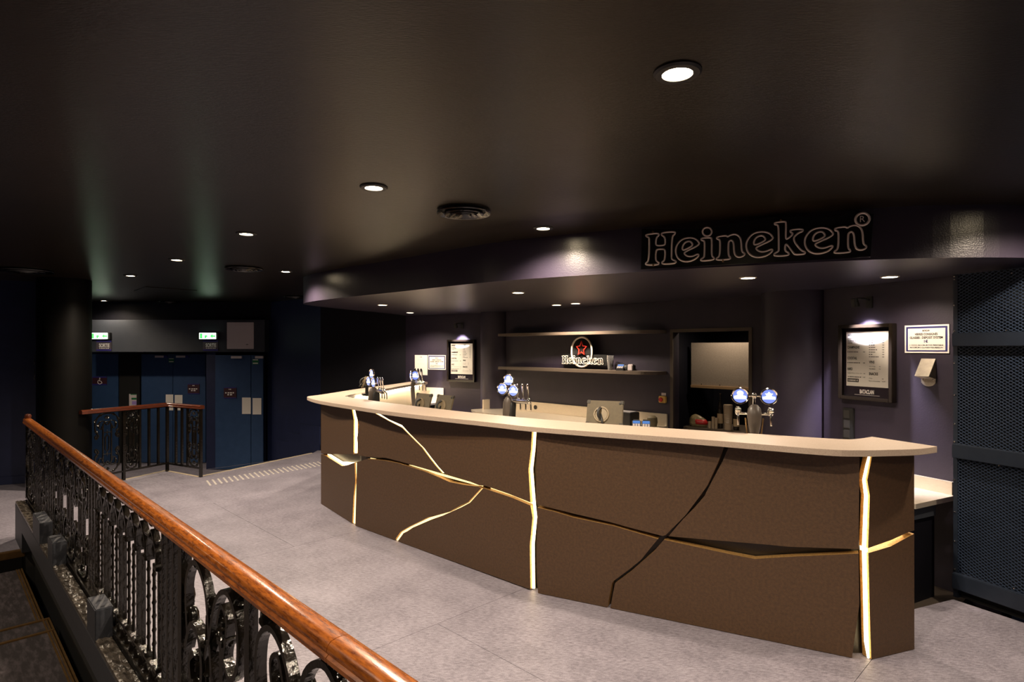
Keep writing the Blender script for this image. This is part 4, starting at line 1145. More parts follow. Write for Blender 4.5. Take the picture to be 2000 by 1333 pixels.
# ------------------------------------------------------------------ tablets
def tablet(label, loc, rotz, w=0.27, h=0.19):
    t = thing('tablet', label, 'tablet', loc, rotz, 'tablets in rubber cases')
    th = math.radians(-17)
    b = link('case', box_me('case', w, 0.014, h, M_CASE, 0.005), t, (0, 0, 0.095+h/2*math.cos(th)), (th, 0, 0))
    for sx in (-1, 1):
        for sz in (-1, 1):
            link('corner_bumper', box_me('corner_bumper', 0.034, 0.020, 0.034, mat('dark_rubber', (0.03, 0.026, 0.018), 0.5), 0.006), b, (sx*(w/2-0.014), 0, sz*(h/2-0.014)))
    link('camera_lens', lathe_me('camera_lens', [(0, -0.004), (0.008, -0.004), (0.009, 0)], M_BLACK, 12, 'y'), b, (w/2-0.028, -0.008, h/2-0.02))
    link('swivel_ring', lathe_me('swivel_ring', [(0.048, -0.002), (0.052, -0.010), (0.060, -0.010), (0.064, -0.002)], mat('tan_plastic', (0.22, 0.17, 0.10), 0.35), 32, 'y'), b, (-0.025, -0.007, -0.012))
    link('swivel_plate', lathe_me('swivel_plate', [(0, -0.004), (0.048, -0.004), (0.048, 0)], mat('tan_plastic', (0.22, 0.17, 0.10), 0.35), 32, 'y'), b, (-0.025, -0.007, -0.012))
    tube('hand_strap', catmull([(-0.035, -0.012, 0.04), (-0.045, -0.04, 0.01), (-0.04, -0.04, -0.03), (-0.025, -0.012, -0.055)], 5), 0.011, M_BLACK, b, 8)
    tube('stand_leg', [(-0.03, -0.010, -0.01), (0.0, -0.045, -h/2-0.012+0.01)], 0.008, M_BLACK, b, 8)
    link('foot', box_me('foot', 0.14, 0.10, 0.022, M_BLACK, 0.004), t, (0, 0.02, 0.011))
    link('stand', box_me('stand', 0.06, 0.03, 0.10, M_BLACK, 0.004), t, (0, 0.02, 0.07))
    return t
tablet('tablet in a tan rubber case standing near the middle of the counter', (0.73, 4.68, IWZ+0.03), -0.38, 0.29, 0.20)
tablet('left one of two tilted tablets behind the left part of the counter', (-0.875, 5.82, IWZ), -0.78, 0.25, 0.20)
tablet('right one of two tilted tablets behind the left part of the counter', (-0.645, 5.62, IWZ), -0.78, 0.25, 0.20)
tablet('tablet peeking out behind the far left beer tap tower', (-1.66, 6.72, 1.16), -1.2, 0.16, 0.13).location.z = 1.16
# terminals beside the left tower and on the back bar
terminal('card_terminal', 'card terminal lying by the far left beer tap tower', (-1.31, 6.28, IWZ+0.0), 0.4)
BF = lambda px, o: WB.world(WB.hit(px, 800, o)[0], BBT, o)
t = thing('receipt_printer', 'black receipt printer box on the back bar', 'printer', BF(1226, 0.30), WB.rot)
box('body', -0.10, 0.10, -0.09, 0.09, 0, 0.155, M_BLACK, t, 0.006)
box('cover', -0.095, 0.095, -0.085, 0.05, 0.155, 0.165, mat('silver_plastic', (0.30, 0.29, 0.30), 0.35), t, 0.003)
terminal('card_terminal', 'left of two blue screened card terminals on the back bar', BF(1243, 0.45), WB.rot+0.6, group='card terminals on the back bar', s=1.15)
terminal('card_terminal', 'right of two blue screened card terminals on the back bar', BF(1262, 0.40), WB.rot+0.6, group='card terminals on the back bar', s=1.15)
lathe_thing('paper_reel', 'brown reel behind the card terminals on the back bar', 'reel', [(0, 0), (0.05, 0), (0.06, 0.05), (0.055, 0.10), (0.03, 0.12), (0, 0.12)], M_CASE, BF(1274, 0.16))

# ------------------------------------------------------------------ store room seen through the doorway
def ST(x, y, z): # local to the doorway
    p = WB.a+WB.t*(o0+x)-WB.n*y
    return (p.x, p.y, z)
zs = 0.80
t = thing('store_counter', 'dark counter just inside the doorway', 'counter', ST(w_*0.0 if False else (o1-o0)/2, 0.45, -0.1), WB.rot)
WD_ = o1-o0
box('top', -WD_/2+0.01, WD_/2+0.02, -0.25, 0.35, zs+0.07, zs+0.10, M_FRAME, t)
box('body', -WD_/2+0.02, WD_/2+0.0, -0.22, 0.33, 0, zs+0.07, M_DARK, t)
def sx(px, dep):
    r = Vector(((px-CX)/FPX, 1.0)); o = WB.a-WB.n*dep
    k = o.dot(WB.n)/r.dot(WB.n)
    return (r*k-WB.a).dot(WB.t)-o0, k
dep = 0.80
xa, k1 = sx(1350, dep); xb, k2 = sx(1464, dep)
zt2 = EYE-(670-HY)*k1/FPX; zb2 = EYE-(752-HY)*k1/FPX
t = thing('serving_hatch', 'beige roller shutter with a wooden bottom rail inside the doorway', 'shutter', ST((xa+xb)/2, dep, zb2), WB.rot)
box('shutter_board', -(xb-xa)/2, (xb-xa)/2+0.15, 0, 0.03, 0.0, zt2-zb2, mat('grey_beige_board', (0.30, 0.25, 0.20), 0.55, col2=(0.36, 0.30, 0.24), nscale=60), t)
box('bottom_rail', -(xb-xa)/2, (xb-xa)/2+0.15, -0.02, 0.04, -0.035, 0.0, mat('oak_rail', (0.42, 0.27, 0.14), 0.45), t, 0.003)
for i in range(3): link('screw', SCREW, t, (-(xb-xa)/2+0.14+i*0.24, -0.001, 0.015))
def store(px, dep, z=zs):
    x, k = sx(px, dep)
    return ST(x, dep, z)
lathe_thing('cup_stack', 'tall stack of translucent plastic cups in the doorway', 'cups', [(0, 0), (0.038, 0)]+[c for i in range(14) for c in ((0.040+0.0008*i, 0.07+i*0.014), (0.044+0.0006*i, 0.074+i*0.014))]+[(0.046, 0.275), (0, 0.275)], mat('frosted_plastic', (0.42, 0.32, 0.22), 0.3), store(1422, 0.30))
BOT = [(0, 0), (0.036, 0), (0.040, 0.01), (0.040, 0.19), (0.030, 0.235), (0.014, 0.27), (0.013, 0.33), (0.016, 0.335), (0.016, 0.35), (0, 0.35)]
M_BOT = mat('dark_bottle_glass', (0.015, 0.010, 0.006), 0.08, spec=0.8)
for px, d_, k, lab in ((1407, 0.36, 1.1, 'tall dark bottle left of the cup stack in the doorway'), (1438, 0.34, 0.82, 'dark bottle right of the cup stack in the doorway')):
    o = lathe_thing('bottle', lab, 'bottle', [(r*0.8, h*k) for r, h in BOT], M_BOT, store(px, d_), 'bottles in the store room')
    lb = link('label', lathe_me('label', [(0.0325, 0.05*k), (0.0335, 0.05*k), (0.0335, 0.15*k), (0.0325, 0.15*k)], mat('cream_label', (0.45, 0.33, 0.20), 0.5), 18), o)
for i, (px, hh, lab) in enumerate(((1386, 0.075, 'short pale cup among the cups in the doorway'), (1393, 0.13, 'slim translucent cup beside the short pale cup'), (1399, 0.12, 'narrow translucent cup left of the tall bottle'))):
    lathe_thing('store_cup', lab, 'cup', [(0, 0), (0.014, 0), (0.018, hh), (0.0165, hh), (0.013, 0.005), (0, 0.005)], mat('frosted_plastic', (0.42, 0.32, 0.22), 0.3), store(px, 0.28), 'cups in the store room')
t = thing('snack_bag', 'crumpled snack bag with a red band in the doorway', 'bag', store(1364, 0.30), WB.rot)
link('bag', loft_me('bag', [(0.0, 0, 0, 0.10, 0.05), (0.04, 0, 0, 0.115, 0.06), (0.09, -0.01, 0, 0.095, 0.05), (0.125, -0.03, 0, 0.05, 0.03), (0.14, -0.035, 0, 0.01, 0.01)], mat('olive_wrapper', (0.17, 0.13, 0.06), 0.35, col2=(0.28, 0.22, 0.12), nscale=18, bump=0.8, bscale=20)), t)
link('red_band', loft_me('red_band', [(0.035, 0.03, -0.004, 0.088, 0.060), (0.06, 0.03, -0.004, 0.082, 0.060), (0.088, 0.02, -0.003, 0.07, 0.053)], mat('red_wrapper', (0.42, 0.02, 0.02), 0.35, bump=0.6, bscale=22)), t)

# ------------------------------------------------------------------ near railing along the stair opening
RA = Vector((0.557, 0.35)); RT = Vector((-0.7009, 0.7133))
RROT = math.atan2(RT.y, RT.x)
RL = 7.0
ZB, ZT = 0.345, 1.03
rail = thing('iron_railing', 'ornate black iron railing with a varnished wooden handrail in the foreground', 'railing', (RA.x, RA.y, ZB), RROT)
H = ZT-ZB
# handrail in lengths
HS = [(0.038, -0.030), (0.040, -0.016), (0.033, -0.010), (0.038, 0.0), (0.036, 0.012), (0.026, 0.022), (0.010, 0.026)]
prof = HS+[(-a, b) for a, b in HS[::-1]]
def rail_length(x0, x1, parent, z, m, s=1.0):
    n = len(prof)
    v = [(x0, a*s, b*s) for a, b in prof]+[(x1, a*s, b*s) for a, b in prof]
    f = [list(range(n)), list(range(n, 2*n))]+[[i, (i+1) % n, n+(i+1) % n, n+i] for i in range(n)]
    me = mesh('handrail', v, f, m, True)
    try: me.set_sharp_from_angle(angle=0.9)
    except Exception: pass
    return link('handrail', me, parent, (0, 0, z))
cuts = [-0.6, 1.33, 2.24, 3.3, 4.28, 5.45, 6.7, RL+0.03]
for a, b in zip(cuts[:-1], cuts[1:]):
    rail_length(a+0.0012, b-0.0012, rail, H+0.018, M_WOOD, 0.84)
link('rail_knob', lathe_me('rail_knob', [(0, 0.05), (0.02, 0.045), (0.026, 0.03), (0.02, 0.0), (0, 0.0)], M_WOODD, 14), rail, (RL-0.02, 0, H+0.03))
link('top_bar', box_me('top_bar', RL+0.6, 0.022, 0.010, M_IRON), rail, ((RL-0.6)/2, 0, H-0.013))
link('bottom_bar', box_me('bottom_bar', RL+0.6, 0.030, 0.016, M_IRON), rail, ((RL-0.6)/2, 0, 0.018))

BARB = box_me('baluster', 0.016, 0.016, H-0.03, M_IRON)
def bars(parent, x0, x1, n, me=BARB, z=H/2):
    for i in range(n):
        link('baluster', me, parent, (x0+(x1-x0)*(i+0.5)/n, 0, z))
LEAF = ellipsoid_me('leaf', 0.030, 0.012, 0.012, M_IRON, 8, 6)
BEAD = ellipsoid_me('bead', 0.013, 0.013, 0.013, M_IRON, 8, 6)
BOSS = ellipsoid_me('boss', 0.016, 0.014, 0.030, M_IRON, 10, 8)
def leafy_me():
    bm = bmesh.new()
    for i in range(5):
        a = -0.9+i*0.45
        m2 = Matrix.Translation((math.sin(a)*0.018, 0, math.cos(a)*0.022)) @ Matrix.Rotation(a, 4, 'Y') @ Matrix.Diagonal((0.35, 0.5, 1.0, 1.0))
        bmesh.ops.create_uvsphere(bm, u_segments=6, v_segments=5, radius=0.024, matrix=m2)
    return bm_mesh('leaf_spray', bm, M_IRON, True)
SPRAY = leafy_me()
def spiral(cx, cz, r0, a0, turns, end=0.12, n=22, sgn=1):
    return [(cx+r0*(1-(1-end)*i/n)*math.cos(a0+sgn*turns*2*PI*i/n), cz+r0*(1-(1-end)*i/n)*math.sin(a0+sgn*turns*2*PI*i/n)) for i in range(n+1)]
def cartouche(parent, xc, w, z0, z1, th=0.012, dep=0.016, dense=True, ls=1.0):
    """cast panel: paired C scrolls above and below, twin uprights, a long link in the middle, leaves"""
    t = link('ornament_panel', None, parent, (xc, 0, (z0+z1)/2))
    t.empty_display_size = 0.05
    hw, hh = w/2, (z1-z0)/2
    for sx in (-1, 1):
        for sz in (-1, 1):
            q = catmull([(0.04, 0.99), (0.45, 0.95), (0.88, 0.78), (0.97, 0.55), (0.80, 0.36)], 4)if False else None
            pts = [(0.02, 0.985), (0.40, 0.965), (0.78, 0.86), (0.96, 0.66), (0.92, 0.42), (0.70, 0.27), (0.88, 0.16), (0.96, 0.24), (0.84, 0.30)]
            cc = catmull([(a*hw*sx, b*hh*sz, 0) for a, b in pts], 4)
            strap('scroll', [(p.x, p.y) for p in cc], th, dep, M_IRON, t)
            pts = [(0.05, 0.60), (0.30, 0.74), (0.62, 0.70), (0.66, 0.52), (0.46, 0.48), (0.42, 0.58)]
            cc = catmull([(a*hw*sx, b*hh*sz, 0) for a, b in pts], 4)
            strap('scroll', [(p.x, p.y) for p in cc], th*0.8, dep, M_IRON, t)
            for (a, b, ry) in ((0.84, 0.74, 0.9), (0.90, 0.36, -0.5), (0.50, 0.90, 0.35), (0.62, 0.62, 1.6)):
                o = link('leaf_spray', SPRAY, t, (a*hw*sx, -0.004, b*hh*sz), (0, ry*sx*sz+(0 if sz > 0 else PI), 0))
                o.scale = (ls, ls, ls)
            link('bead', BEAD, t, (0.88*hw*sx, -0.004, 0.235*hh*sz))
        strap('upright', [(0.34*hw*sx, -0.58*hh), (0.34*hw*sx, 0.58*hh)], th, dep, M_IRON, t)
    for sz in (-1, 1):
        strap('arch', [(0.34*hw*math.cos(a), sz*(0.58*hh+0.34*hw*math.sin(a))) for a in [i*PI/10 for i in range(11)]], th, dep, M_IRON, t)
        strap('cross_link', [(-0.34*hw, sz*0.36*hh), (0.34*hw, sz*0.36*hh)], th*0.7, dep, M_IRON, t)
        link('finial', loft_me('finial', [(0, 0, 0, 0.004, 0.004), (0.02, 0, 0, 0.012, 0.010), (0.035, 0, 0, 0.006, 0.006), (0.06, 0, 0, 0.001, 0.001)], M_IRON, 8), t, (0, 0, sz*0.30*hh), (0 if sz > 0 else PI, 0, 0))
        link('leaf_spray', SPRAY, t, (0, -0.004, sz*0.80*hh), (0, 0 if sz > 0 else PI, 0))
    strap('long_link', [(0, 0.28*hh), (0.15*hw, 0.20*hh), (0.15*hw, -0.20*hh), (0, -0.28*hh), (-0.15*hw, -0.20*hh), (-0.15*hw, 0.20*hh)], th*0.8, dep, M_IRON, t, True)
    return t
Zl, Zh = 0.03, H-0.02
cartouche(rail, 6.74, 0.48, Zl, Zh)
bars(rail, 6.10, 6.48, 4)
cartouche(rail, 5.88, 0.40, Zl, Zh)
bars(rail, 5.40, 5.68, 3)
for k in range(3):
    cartouche(rail, 4.375+k*0.40, 0.40, Zl, Zh)
for k in range(2):
    link('boss', BOSS, rail, (4.575+k*0.40, -0.006, 0.10)); link('boss', BOSS, rail, (4.575+k*0.40, -0.006, H-0.12))
bars(rail, 3.91, 4.16, 3)
# arcade of small columns under pointed arches
ac = link('arcade_panel', None, rail, (2.74, 0, 0))
AW = 1.15; NB_ = 7; bw = AW/NB_
COLN = lathe_me('colonnette', [(0, 0.12), (0.009, 0.12), (0.006, 0.15)]+[c for i in range(6) for c in ((0.006, 0.17+i*0.055), (0.0095, 0.18+i*0.055), (0.006, 0.19+i*0.055))]+[(0.006, 0.50), (0, 0.50)], M_IRON, 8)
COLS = box_me('colonnette', 0.015, 0.015, 0.38, M_IRON, 0, (0, 0, 0.31))
CAPB = box_me('capital', 0.046, 0.040, 0.018, M_IRON, 0.003)
ARCH = strap_me('pointed_arch', [(-bw/2+0.012, 0.515), (-bw/2+0.016, 0.56), (-bw*0.22, 0.60), (0, 0.632), (bw*0.22, 0.60), (bw/2-0.016, 0.56), (bw/2-0.012, 0.515)], 0.011, 0.026, M_IRON)
SPEAR = loft_me('spear', [(0, 0, 0, 0.004, 0.004), (0.03, 0, 0, 0.013, 0.010), (0.05, 0, 0, 0.006, 0.006), (0.085, 0, 0, 0.001, 0.001)], M_IRON, 8)
for i in range(NB_+1):
    x = i*bw
    link('colonnette', COLN if i % 2 else COLS, ac, (x, 0, 0))
    link('capital', CAPB, ac, (x, 0, 0.505)); link('capital', CAPB, ac, (x, 0, 0.115))
    if i < NB_:
        link('pointed_arch', ARCH, ac, (x+bw/2, 0, 0))
        link('colonnette', COLS if i % 2 else COLN, ac, (x+bw/2, 0, 0))
        link('spear', SPEAR, ac, (x+bw/2, 0, 0.525))
        link('boss', BOSS, ac, (x+bw/2, -0.006, 0.073))
        link('leaf_spray', SPRAY, ac, (x+bw*0.25, -0.004, 0.636)); link('leaf_spray', SPRAY, ac, (x+bw*0.75, -0.004, 0.636))
        link('leaf_spray', SPRAY, ac, (x+bw*0.25, -0.004, 0.06), (0, PI, 0)); link('leaf_spray', SPRAY, ac, (x+bw*0.75, -0.004, 0.06), (0, PI, 0))
link('arcade_bar', box_me('arcade_bar', AW, 0.022, 0.010, M_IRON), ac, (AW/2, 0, 0.60))
link('arcade_bar', box_me('arcade_bar', AW, 0.030, 0.012, M_IRON), ac, (AW/2, 0, 0.10))
bars(rail, 2.44, 2.72, 4)
# big scroll panels nearest to the viewer
def scroll_panel(xc, w):
    t = link('scroll_panel', None, rail, (xc, 0, 0))
    hw = w/2
    for s in (-1, 1):
        P_ = lambda pts: [(p.x, p.y) for p in catmull([(a*hw*s, b*H, 0) for a, b in pts], 5)]
        strap('scroll', P_([(0.92, 0.52), (0.96, 0.80), (0.80, 0.94), (0.62, 0.86), (0.55, 0.66), (0.50, 0.40), (0.52, 0.10)]), 0.018, 0.026, M_IRON, t)
        strap('scroll', P_([(0.96, 0.48), (0.86, 0.62), (0.72, 0.60), (0.66, 0.46), (0.72, 0.34), (0.84, 0.34), (0.88, 0.44), (0.80, 0.50)]), 0.022, 0.030, M_IRON, t)
        strap('scroll', P_([(0.55, 0.62), (0.44, 0.84), (0.28, 0.92), (0.14, 0.84), (0.12, 0.66), (0.22, 0.56), (0.32, 0.62), (0.28, 0.72)]), 0.016, 0.028, M_IRON, t)
        strap('scroll', P_([(0.42, 0.74), (0.36, 0.84), (0.28, 0.80), (0.30, 0.70), (0.36, 0.68)]), 0.013, 0.026, M_IRON, t)
        strap('scroll', P_([(0.94, 0.06), (0.98, 0.22), (0.84, 0.32), (0.70, 0.24), (0.72, 0.10), (0.82, 0.08), (0.86, 0.16)]), 0.018, 0.028, M_IRON, t)
        strap('scroll', P_([(0.46, 0.06), (0.36, 0.22), (0.20, 0.28), (0.08, 0.20), (0.10, 0.08), (0.18, 0.06), (0.22, 0.13)]), 0.016, 0.028, M_IRON, t)
        strap('diagonal_bar', [(0.74*hw*s, 0.32*H), (0.58*hw*s, 0.62*H)], 0.018, 0.022, M_IRON, t)
        link('spindle', lathe_me('spindle', [(0, 0.04), (0.012, 0.04), (0.009, 0.16), (0.020, 0.18), (0.020, 0.20), (0.009, 0.22), (0.010, 0.30), (0.016, 0.31), (0.010, 0.32), (0.010, 0.40), (0.016, 0.41), (0.010, 0.42), (0.008, 0.50), (0, 0.50)], M_IRON, 10), t, (0.62*hw*s, 0, 0))
        link('upright', box_me('upright', 0.030, 0.024, H-0.25, M_IRON), t, (0.36*hw*s, 0, (H-0.25)/2+0.02))
        link('upright_cap', box_me('upright_cap', 0.046, 0.034, 0.020, M_IRON, 0.003), t, (0.36*hw*s, 0, H-0.22))
        link('flower', lathe_me('flower', [(0, 0), (0.008, 0), (0.010, 0.012), (0.024, 0.03), (0.012, 0.036), (0.014, 0.05), (0, 0.062)], M_IRON, 10), t, (0.36*hw*s, 0, H-0.208))
        strap('square_ring', [(0.22*hw*s, 0.30*H), (0.22*hw*s, 0.52*H), (0.05*hw*s, 0.52*H), (0.05*hw*s, 0.30*H)], 0.016, 0.034, M_IRON, t, True)
        for (a, b, ry) in ((0.78, 0.90, 0.4), (0.60, 0.74, -0.8), (0.90, 0.60, 1.2), (0.78, 0.46, 2.2), (0.80, 0.20, 2.8), (0.52, 0.58, 0.3), (0.20, 0.88, -0.4), (0.28, 0.18, 2.9), (0.66, 0.36, 2.0), (0.97, 0.70, 1.4)):
            o = link('leaf_spray', SPRAY, t, (a*hw*s, -0.008, b*H), (0, ry*s, 0)); o.scale = (1.5, 1.5, 1.5)
        for (a, b) in ((0.55, 0.64), (0.50, 0.34), (0.80, 0.48), (0.30, 0.70)):
            o = link('bead', BEAD, t, (a*hw*s, -0.006, b*H)); o.scale = (1.4, 1.4, 1.4)
    link('upright', box_me('upright', 0.034, 0.026, H-0.03, M_IRON), t, (0, 0, H/2))
    return t
scroll_panel(1.83, 1.14)
link('post', box_me('post', 0.034, 0.034, H-0.02, M_IRON), rail, (2.425, 0, H/2))
link('post', box_me('post', 0.034, 0.034, H-0.02, M_IRON), rail, (1.235, 0, H/2))
scroll_panel(0.66, 1.10)
link('post', box_me('post', 0.034, 0.034, H-0.02, M_IRON), rail, (RL-0.015, 0, H/2))
link('post', box_me('post', 0.034, 0.034, H-0.02, M_IRON), rail, (0.05, 0, H/2))

# curb carrying the railing
cb = thing('stair_curb', 'slate grey curb with raised blocks under the iron railing', 'curb', (RA.x, RA.y, 0), RROT)
YO = 0.085      # outer face towards the stair (local +y)
box('beam', -0.7, RL+0.02, -0.05, YO, 0.165, 0.315, M_CURB, cb, 0.003)
box('foot', -0.7, RL+0.02, -0.05, 0.02, -0.05, 0.165, M_VOID, cb)
def ledge_me():
    bm = bmesh.new()
    n, k = 260, 5
    rows = []
    for i in range(n+1):
        x = -0.7+(RL+0.72)*i/n
        rows.append([bm.verts.new((x, 0.020+(YO-0.022)*j/k, 0.332+random.uniform(-0.008, 0.008)*(1 if 0 < j < k else 0.2))) for j in range(k+1)])
    for i in range(n):
        for j in range(k):
            bm.faces.new((rows[i][j], rows[i+1][j], rows[i+1][j+1], rows[i][j+1]))
    bot = [[bm.verts.new((r[0].co.x, r[0].co.y, 0.312)), bm.verts.new((r[-1].co.x, r[-1].co.y, 0.312))] for r in (rows[0], rows[-1])]
    for j in (0, k):
        q = 0 if j == 0 else 1
        bm.faces.new([r[j] for r in rows]+[bot[1][q], bot[0][q]])
    return bm_mesh('rough_ledge', bm, M_SKIRT)
link('rough_ledge', ledge_me(), cb)
box('inner_rim', -0.7, RL+0.02, -0.05, 0.018, 0.315, 0.336, M_IRON, cb, 0.003)
def Yof(px): return 0.80/(0.986+(px-CX)/FPX)
for px0, px1 in ((72, 59), (96, 87), (175, 160)):
    s0 = (Yof(px0)-0.35)/0.7133-0.09; s1 = (Yof(px1)-0.35)/0.7133-0.09
    box('block', s0, s1, 0.012, YO, 0.315, 0.475, M_CURB, cb, 0.004)
s0 = (5.0-0.35)/0.7133
box('end_block', s0-0.02, RL+0.02, 0.02, YO, 0.0, 0.17, M_CURB, cb)
# carpeted platform of the stair, edged in brass
pf = thing('stair_platform', 'worn carpeted stair platforms edged with brass strips', 'stairs', (-4.12, 5.0, -0.15), RROT)
# local x runs along the railing (away from the viewer), local y to the left of it
for (x0, x1, yo) in ((-1.34, -0.03, 0.0), (-1.56, -1.36, -0.03), (-4.2, -1.58, -0.03)):
    box('carpet', x0, x1, 0.02+yo, 2.6, -0.05, 0.0, M_CARPET, pf)
    for k in range(3): box('edge_strip', x0, x1, 0.0+yo+k*0.016, 0.010+yo+k*0.016, -0.05, 0.006-k*0.001, M_BRASS, pf)
box('nosing', -0.03, 0.03, -0.02, 2.7, 0.10, 0.156, M_BRASS, pf, 0.004)
box('riser', -0.02, 0.02, 0.0, 2.7, -0.05, 0.10, M_VOID, pf)
box('nosing', -1.36, -1.335, -0.03, 2.6, -0.05, 0.008, M_BRASS, pf, 0.002)
box('nosing', -1.585, -1.56, -0.03, 2.6, -0.05, 0.008, M_BRASS, pf, 0.002)

# ------------------------------------------------------------------ far railing round the landing corner
C0, C1, C2 = Vector((-4.74, 8.18)), Vector((-4.09, 7.82)), Vector((-5.19, 7.20))
fr_ = thing('far_railing', 'black iron corner railing with a mahogany handrail at the landing edge', 'railing', (C0.x, C0.y, 0), 0)
HR = 0.955
def run(a, b, spec):
    d = b-a; L = d.length
    e = link('rail_run', None, fr_, (a.x-C0.x, a.y-C0.y, 0), (0, 0, math.atan2(d.y, d.x)))
    rail_length(-0.02, L+0.03, e, HR-0.03, M_WOODD, 0.9)
    link('bottom_bar', box_me('bottom_bar', L, 0.022, 0.022, M_IRON), e, (L/2, 0, 0.115))
    link('top_bar', box_me('top_bar', L, 0.022, 0.012, M_IRON), e, (L/2, 0, HR-0.062))
    for x, z0 in spec['posts']: link('post', box_me('post', 0.032, 0.032, HR-0.06-z0, M_IRON), e, (x*L, 0, (HR-0.06+z0)/2))
    for x in spec['bars']: link('baluster', box_me('baluster', 0.026, 0.026, HR-0.17, M_IRON), e, (x*L, 0, (HR-0.06+0.115)/2))
    return e, L
def far_cart(e, xc, w):
    t = cartouche(e, xc, w, 0.13, HR-0.07, 0.013, 0.014, True, 0.8)
    # the panel's own pieces hang two levels down already: keep them on the railing run
    for c in list(t.children):
        c.parent = e
        c.location = Vector(c.location)+Vector(t.location)
    bpy.data.objects.remove(t)
e, L = run(C0, C1, {'posts': [(0.0, 0.0), (1.0, 0.0)], 'bars': [0.27, 0.45, 0.62]})
far_cart(e, 0.81*L, 0.23)
e, L = run(C0, C2, {'posts': [(0.55, 0.0)], 'bars': [0.12, 0.24, 0.355]})
far_cart(e, 0.455*L, 0.17); far_cart(e, 0.74*L, 0.30)

# ------------------------------------------------------------------ mesh partition at the right
MF = Frame((3.02, 4.07), (3.60, 2.69))
mp_ = thing('mesh_partition', 'blue black expanded metal partition with steel rails at the right edge', 'partition', MF.world(0, 0), MF.rot)
ML = MF.len
zz = lambda py: EYE-(py-HY)*4.07/FPX
RZ = [(zz(677), zz(651)), (zz(893), zz(866)), (zz(1146), zz(1116))]
TOPZ = 2.2
for a, b in RZ:
    box('rail', 0.012, ML, -0.04, 0.0, a, b, M_MRAIL, mp_, 0.004)
box('kick_board', 0.0, ML, 0.03, 0.05, 0.0, RZ[2][0], M_VOID, mp_)
box('post', 0.0, 0.03, -0.005, 0.04, 0.0, TOPZ, M_MRAIL, mp_, 0.002)
box('backing', 0.03, ML, 0.03, 0.045, RZ[2][1], TOPZ, M_VOID, mp_)
def mesh_sheet(z0, z1):
    x0, x1 = 0.012, ML
    p = 0.034; hh = p*0.62       # diamond half pitch across, up
    v, f = [], []
    slope = hh/(p/2)/1.0
    def seg(a, b):
        d = Vector((b[0]-a[0], b[1]-a[1])).normalized(); n = Vector((-d.y, d.x))*0.0020
        k = len(v)
        for q in (a, b):
            for s, y in ((1, -0.003), (1, 0.003), (-1, 0.003), (-1, -0.003)):
                v.append((q[0]+n.x*s, y, q[1]+n.y*s))
        for i in range(4):
            j = (i+1) % 4
            f.append([k+i, k+j, k+4+j, k+4+i])
    m_ = 0.62
    for sgn in (1, -1):
        c = -(z1-z0)/m_ if sgn > 0 else 0.0
        c0 = x0-(z1-z0)/m_
        n = int((x1-c0+(z1-z0)/m_)/p)
        for i in range(n):
            xb = c0+i*p            # x at z0
            xt = xb+sgn*(z1-z0)/m_
            a, b = (xb, z0), (xt, z1)
            def cl(P_, Q_):
                t0, t1 = 0.0, 1.0
                dx = Q_[0]-P_[0]
                for lim, s in ((x0, 1), (x1, -1)):
                    da = (P_[0]-lim)*s; db = (Q_[0]-lim)*s
                    if da < 0 and db < 0: return None
                    if da < 0: t0 = max(t0, da/(da-db))
                    elif db < 0: t1 = min(t1, da/(da-db))
                if t1-t0 < 1e-3: return None
                return ((P_[0]+dx*t0, P_[1]+(Q_[1]-P_[1])*t0), (P_[0]+dx*t1, P_[1]+(Q_[1]-P_[1])*t1))
            r = cl(a, b)
            if r: seg(*r)
            if sgn < 0:
                pass
        if sgn < 0:
            pass
    o = link('wire_mesh', mesh('wire_mesh', v, f, M_MESH), mp_)
    o['kind'] = 'stuff'
mesh_sheet(RZ[0][1], TOPZ)
mesh_sheet(RZ[1][1], RZ[0][0])
mesh_sheet(RZ[2][1], RZ[1][0])
RIV = lathe_me('rivet', [(0, -0.008), (0.005, -0.007), (0.0065, -0.003), (0.0065, 0.0)], M_CHROME, 10, 'y')
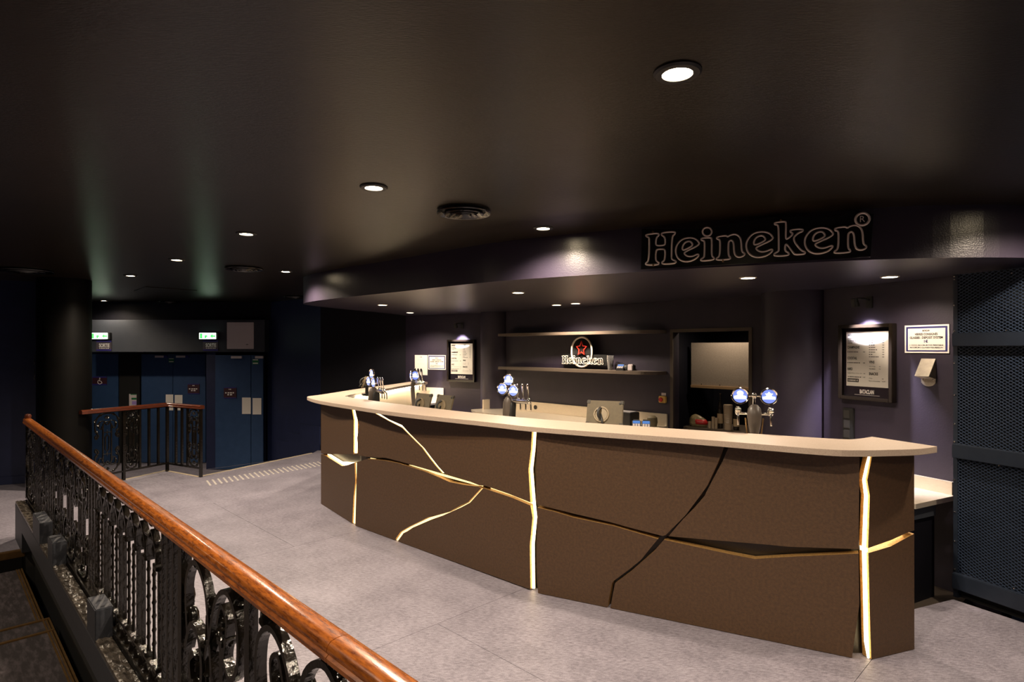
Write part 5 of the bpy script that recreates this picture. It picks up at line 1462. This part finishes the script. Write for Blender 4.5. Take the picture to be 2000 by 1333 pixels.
for z in (2.185, 2.165, 1.99, 1.815, 1.60, 1.38, 1.18, 1.06, 0.80, 0.58, 0.38, 0.19):
    link('rivet', RIV, mp_, (0.012, -0.006, z))
for z, xs in ((2.17, (0.35, 0.75)), (1.812, (0.32, 0.7)), (0.955-0.01, (0.28, 0.68)), (0.19, (0.36, 0.74))):
    for x in xs: link('rivet', RIV, mp_, (x, -0.006, z))

# ------------------------------------------------------------------ tactile studs before the steps
T0, T1 = Vector((-3.84, 7.45)), Vector((-2.62, 8.98))
td = (T1-T0).normalized(); tn = Vector((-td.y, td.x))
ts = thing('tactile_strip', 'rows of small white warning studs on the floor before the steps', 'floor studs', (T0.x, T0.y, 0.0), 0)
STUD = lathe_me('stud', [(0, 0.006), (0.010, 0.0055), (0.016, 0.0)], M_PAD, 8)
N_ = int((T1-T0).length/0.07)
for i in range(N_):
    for j in range(5):
        p = td*(i*0.07)+tn*((j-2)*0.065)+td*(0.02*j)
        link('stud', STUD, ts, (p.x, p.y, 0.0))

# ------------------------------------------------------------------ lit far worktop under the far price board
t = thing('far_worktop', 'brightly lit cream worktop with upstand under the far price board', 'worktop', WA.world(0.36, -0.1), WA.rot)
xe = WA.hit(866, 760, 0.02)[0]-0.36
zt4 = WA.hit(830, 757, 0.02)[1]+0.1
box('upstand', 0.0, xe, -0.03, -0.004, 0.95, zt4, M_CREAM, t, 0.003)
box('top', 0.0, xe, -0.55, -0.004, 0.92, 0.95, M_STEEL, t)
box('body', 0.02, xe-0.02, -0.52, -0.01, 0.0, 0.92, M_BLACK, t)
# light strip under the lip of the bar return
ls = [(-1.835, 7.0), (-1.70, 7.75), (-1.56, 8.6), (-1.42, 9.35)]
st = thing('lip_light_strip', 'warm light strip under the lip of the left bar return', 'light strip', (-1.70, 7.75, 1.10), 0)
M_LIP = mat('lip_light_glow', (1, 0.9, 0.7), 0.4, emit=(1.0, 0.80, 0.52), estr=30)
for a, b in zip(ls[:-1], ls[1:]):
    bar_between('glowing_strip', (a[0]+1.70, a[1]-7.75), (b[0]+1.70, b[1]-7.75), 0.02, 0.012, 0.022, M_LIP, st)
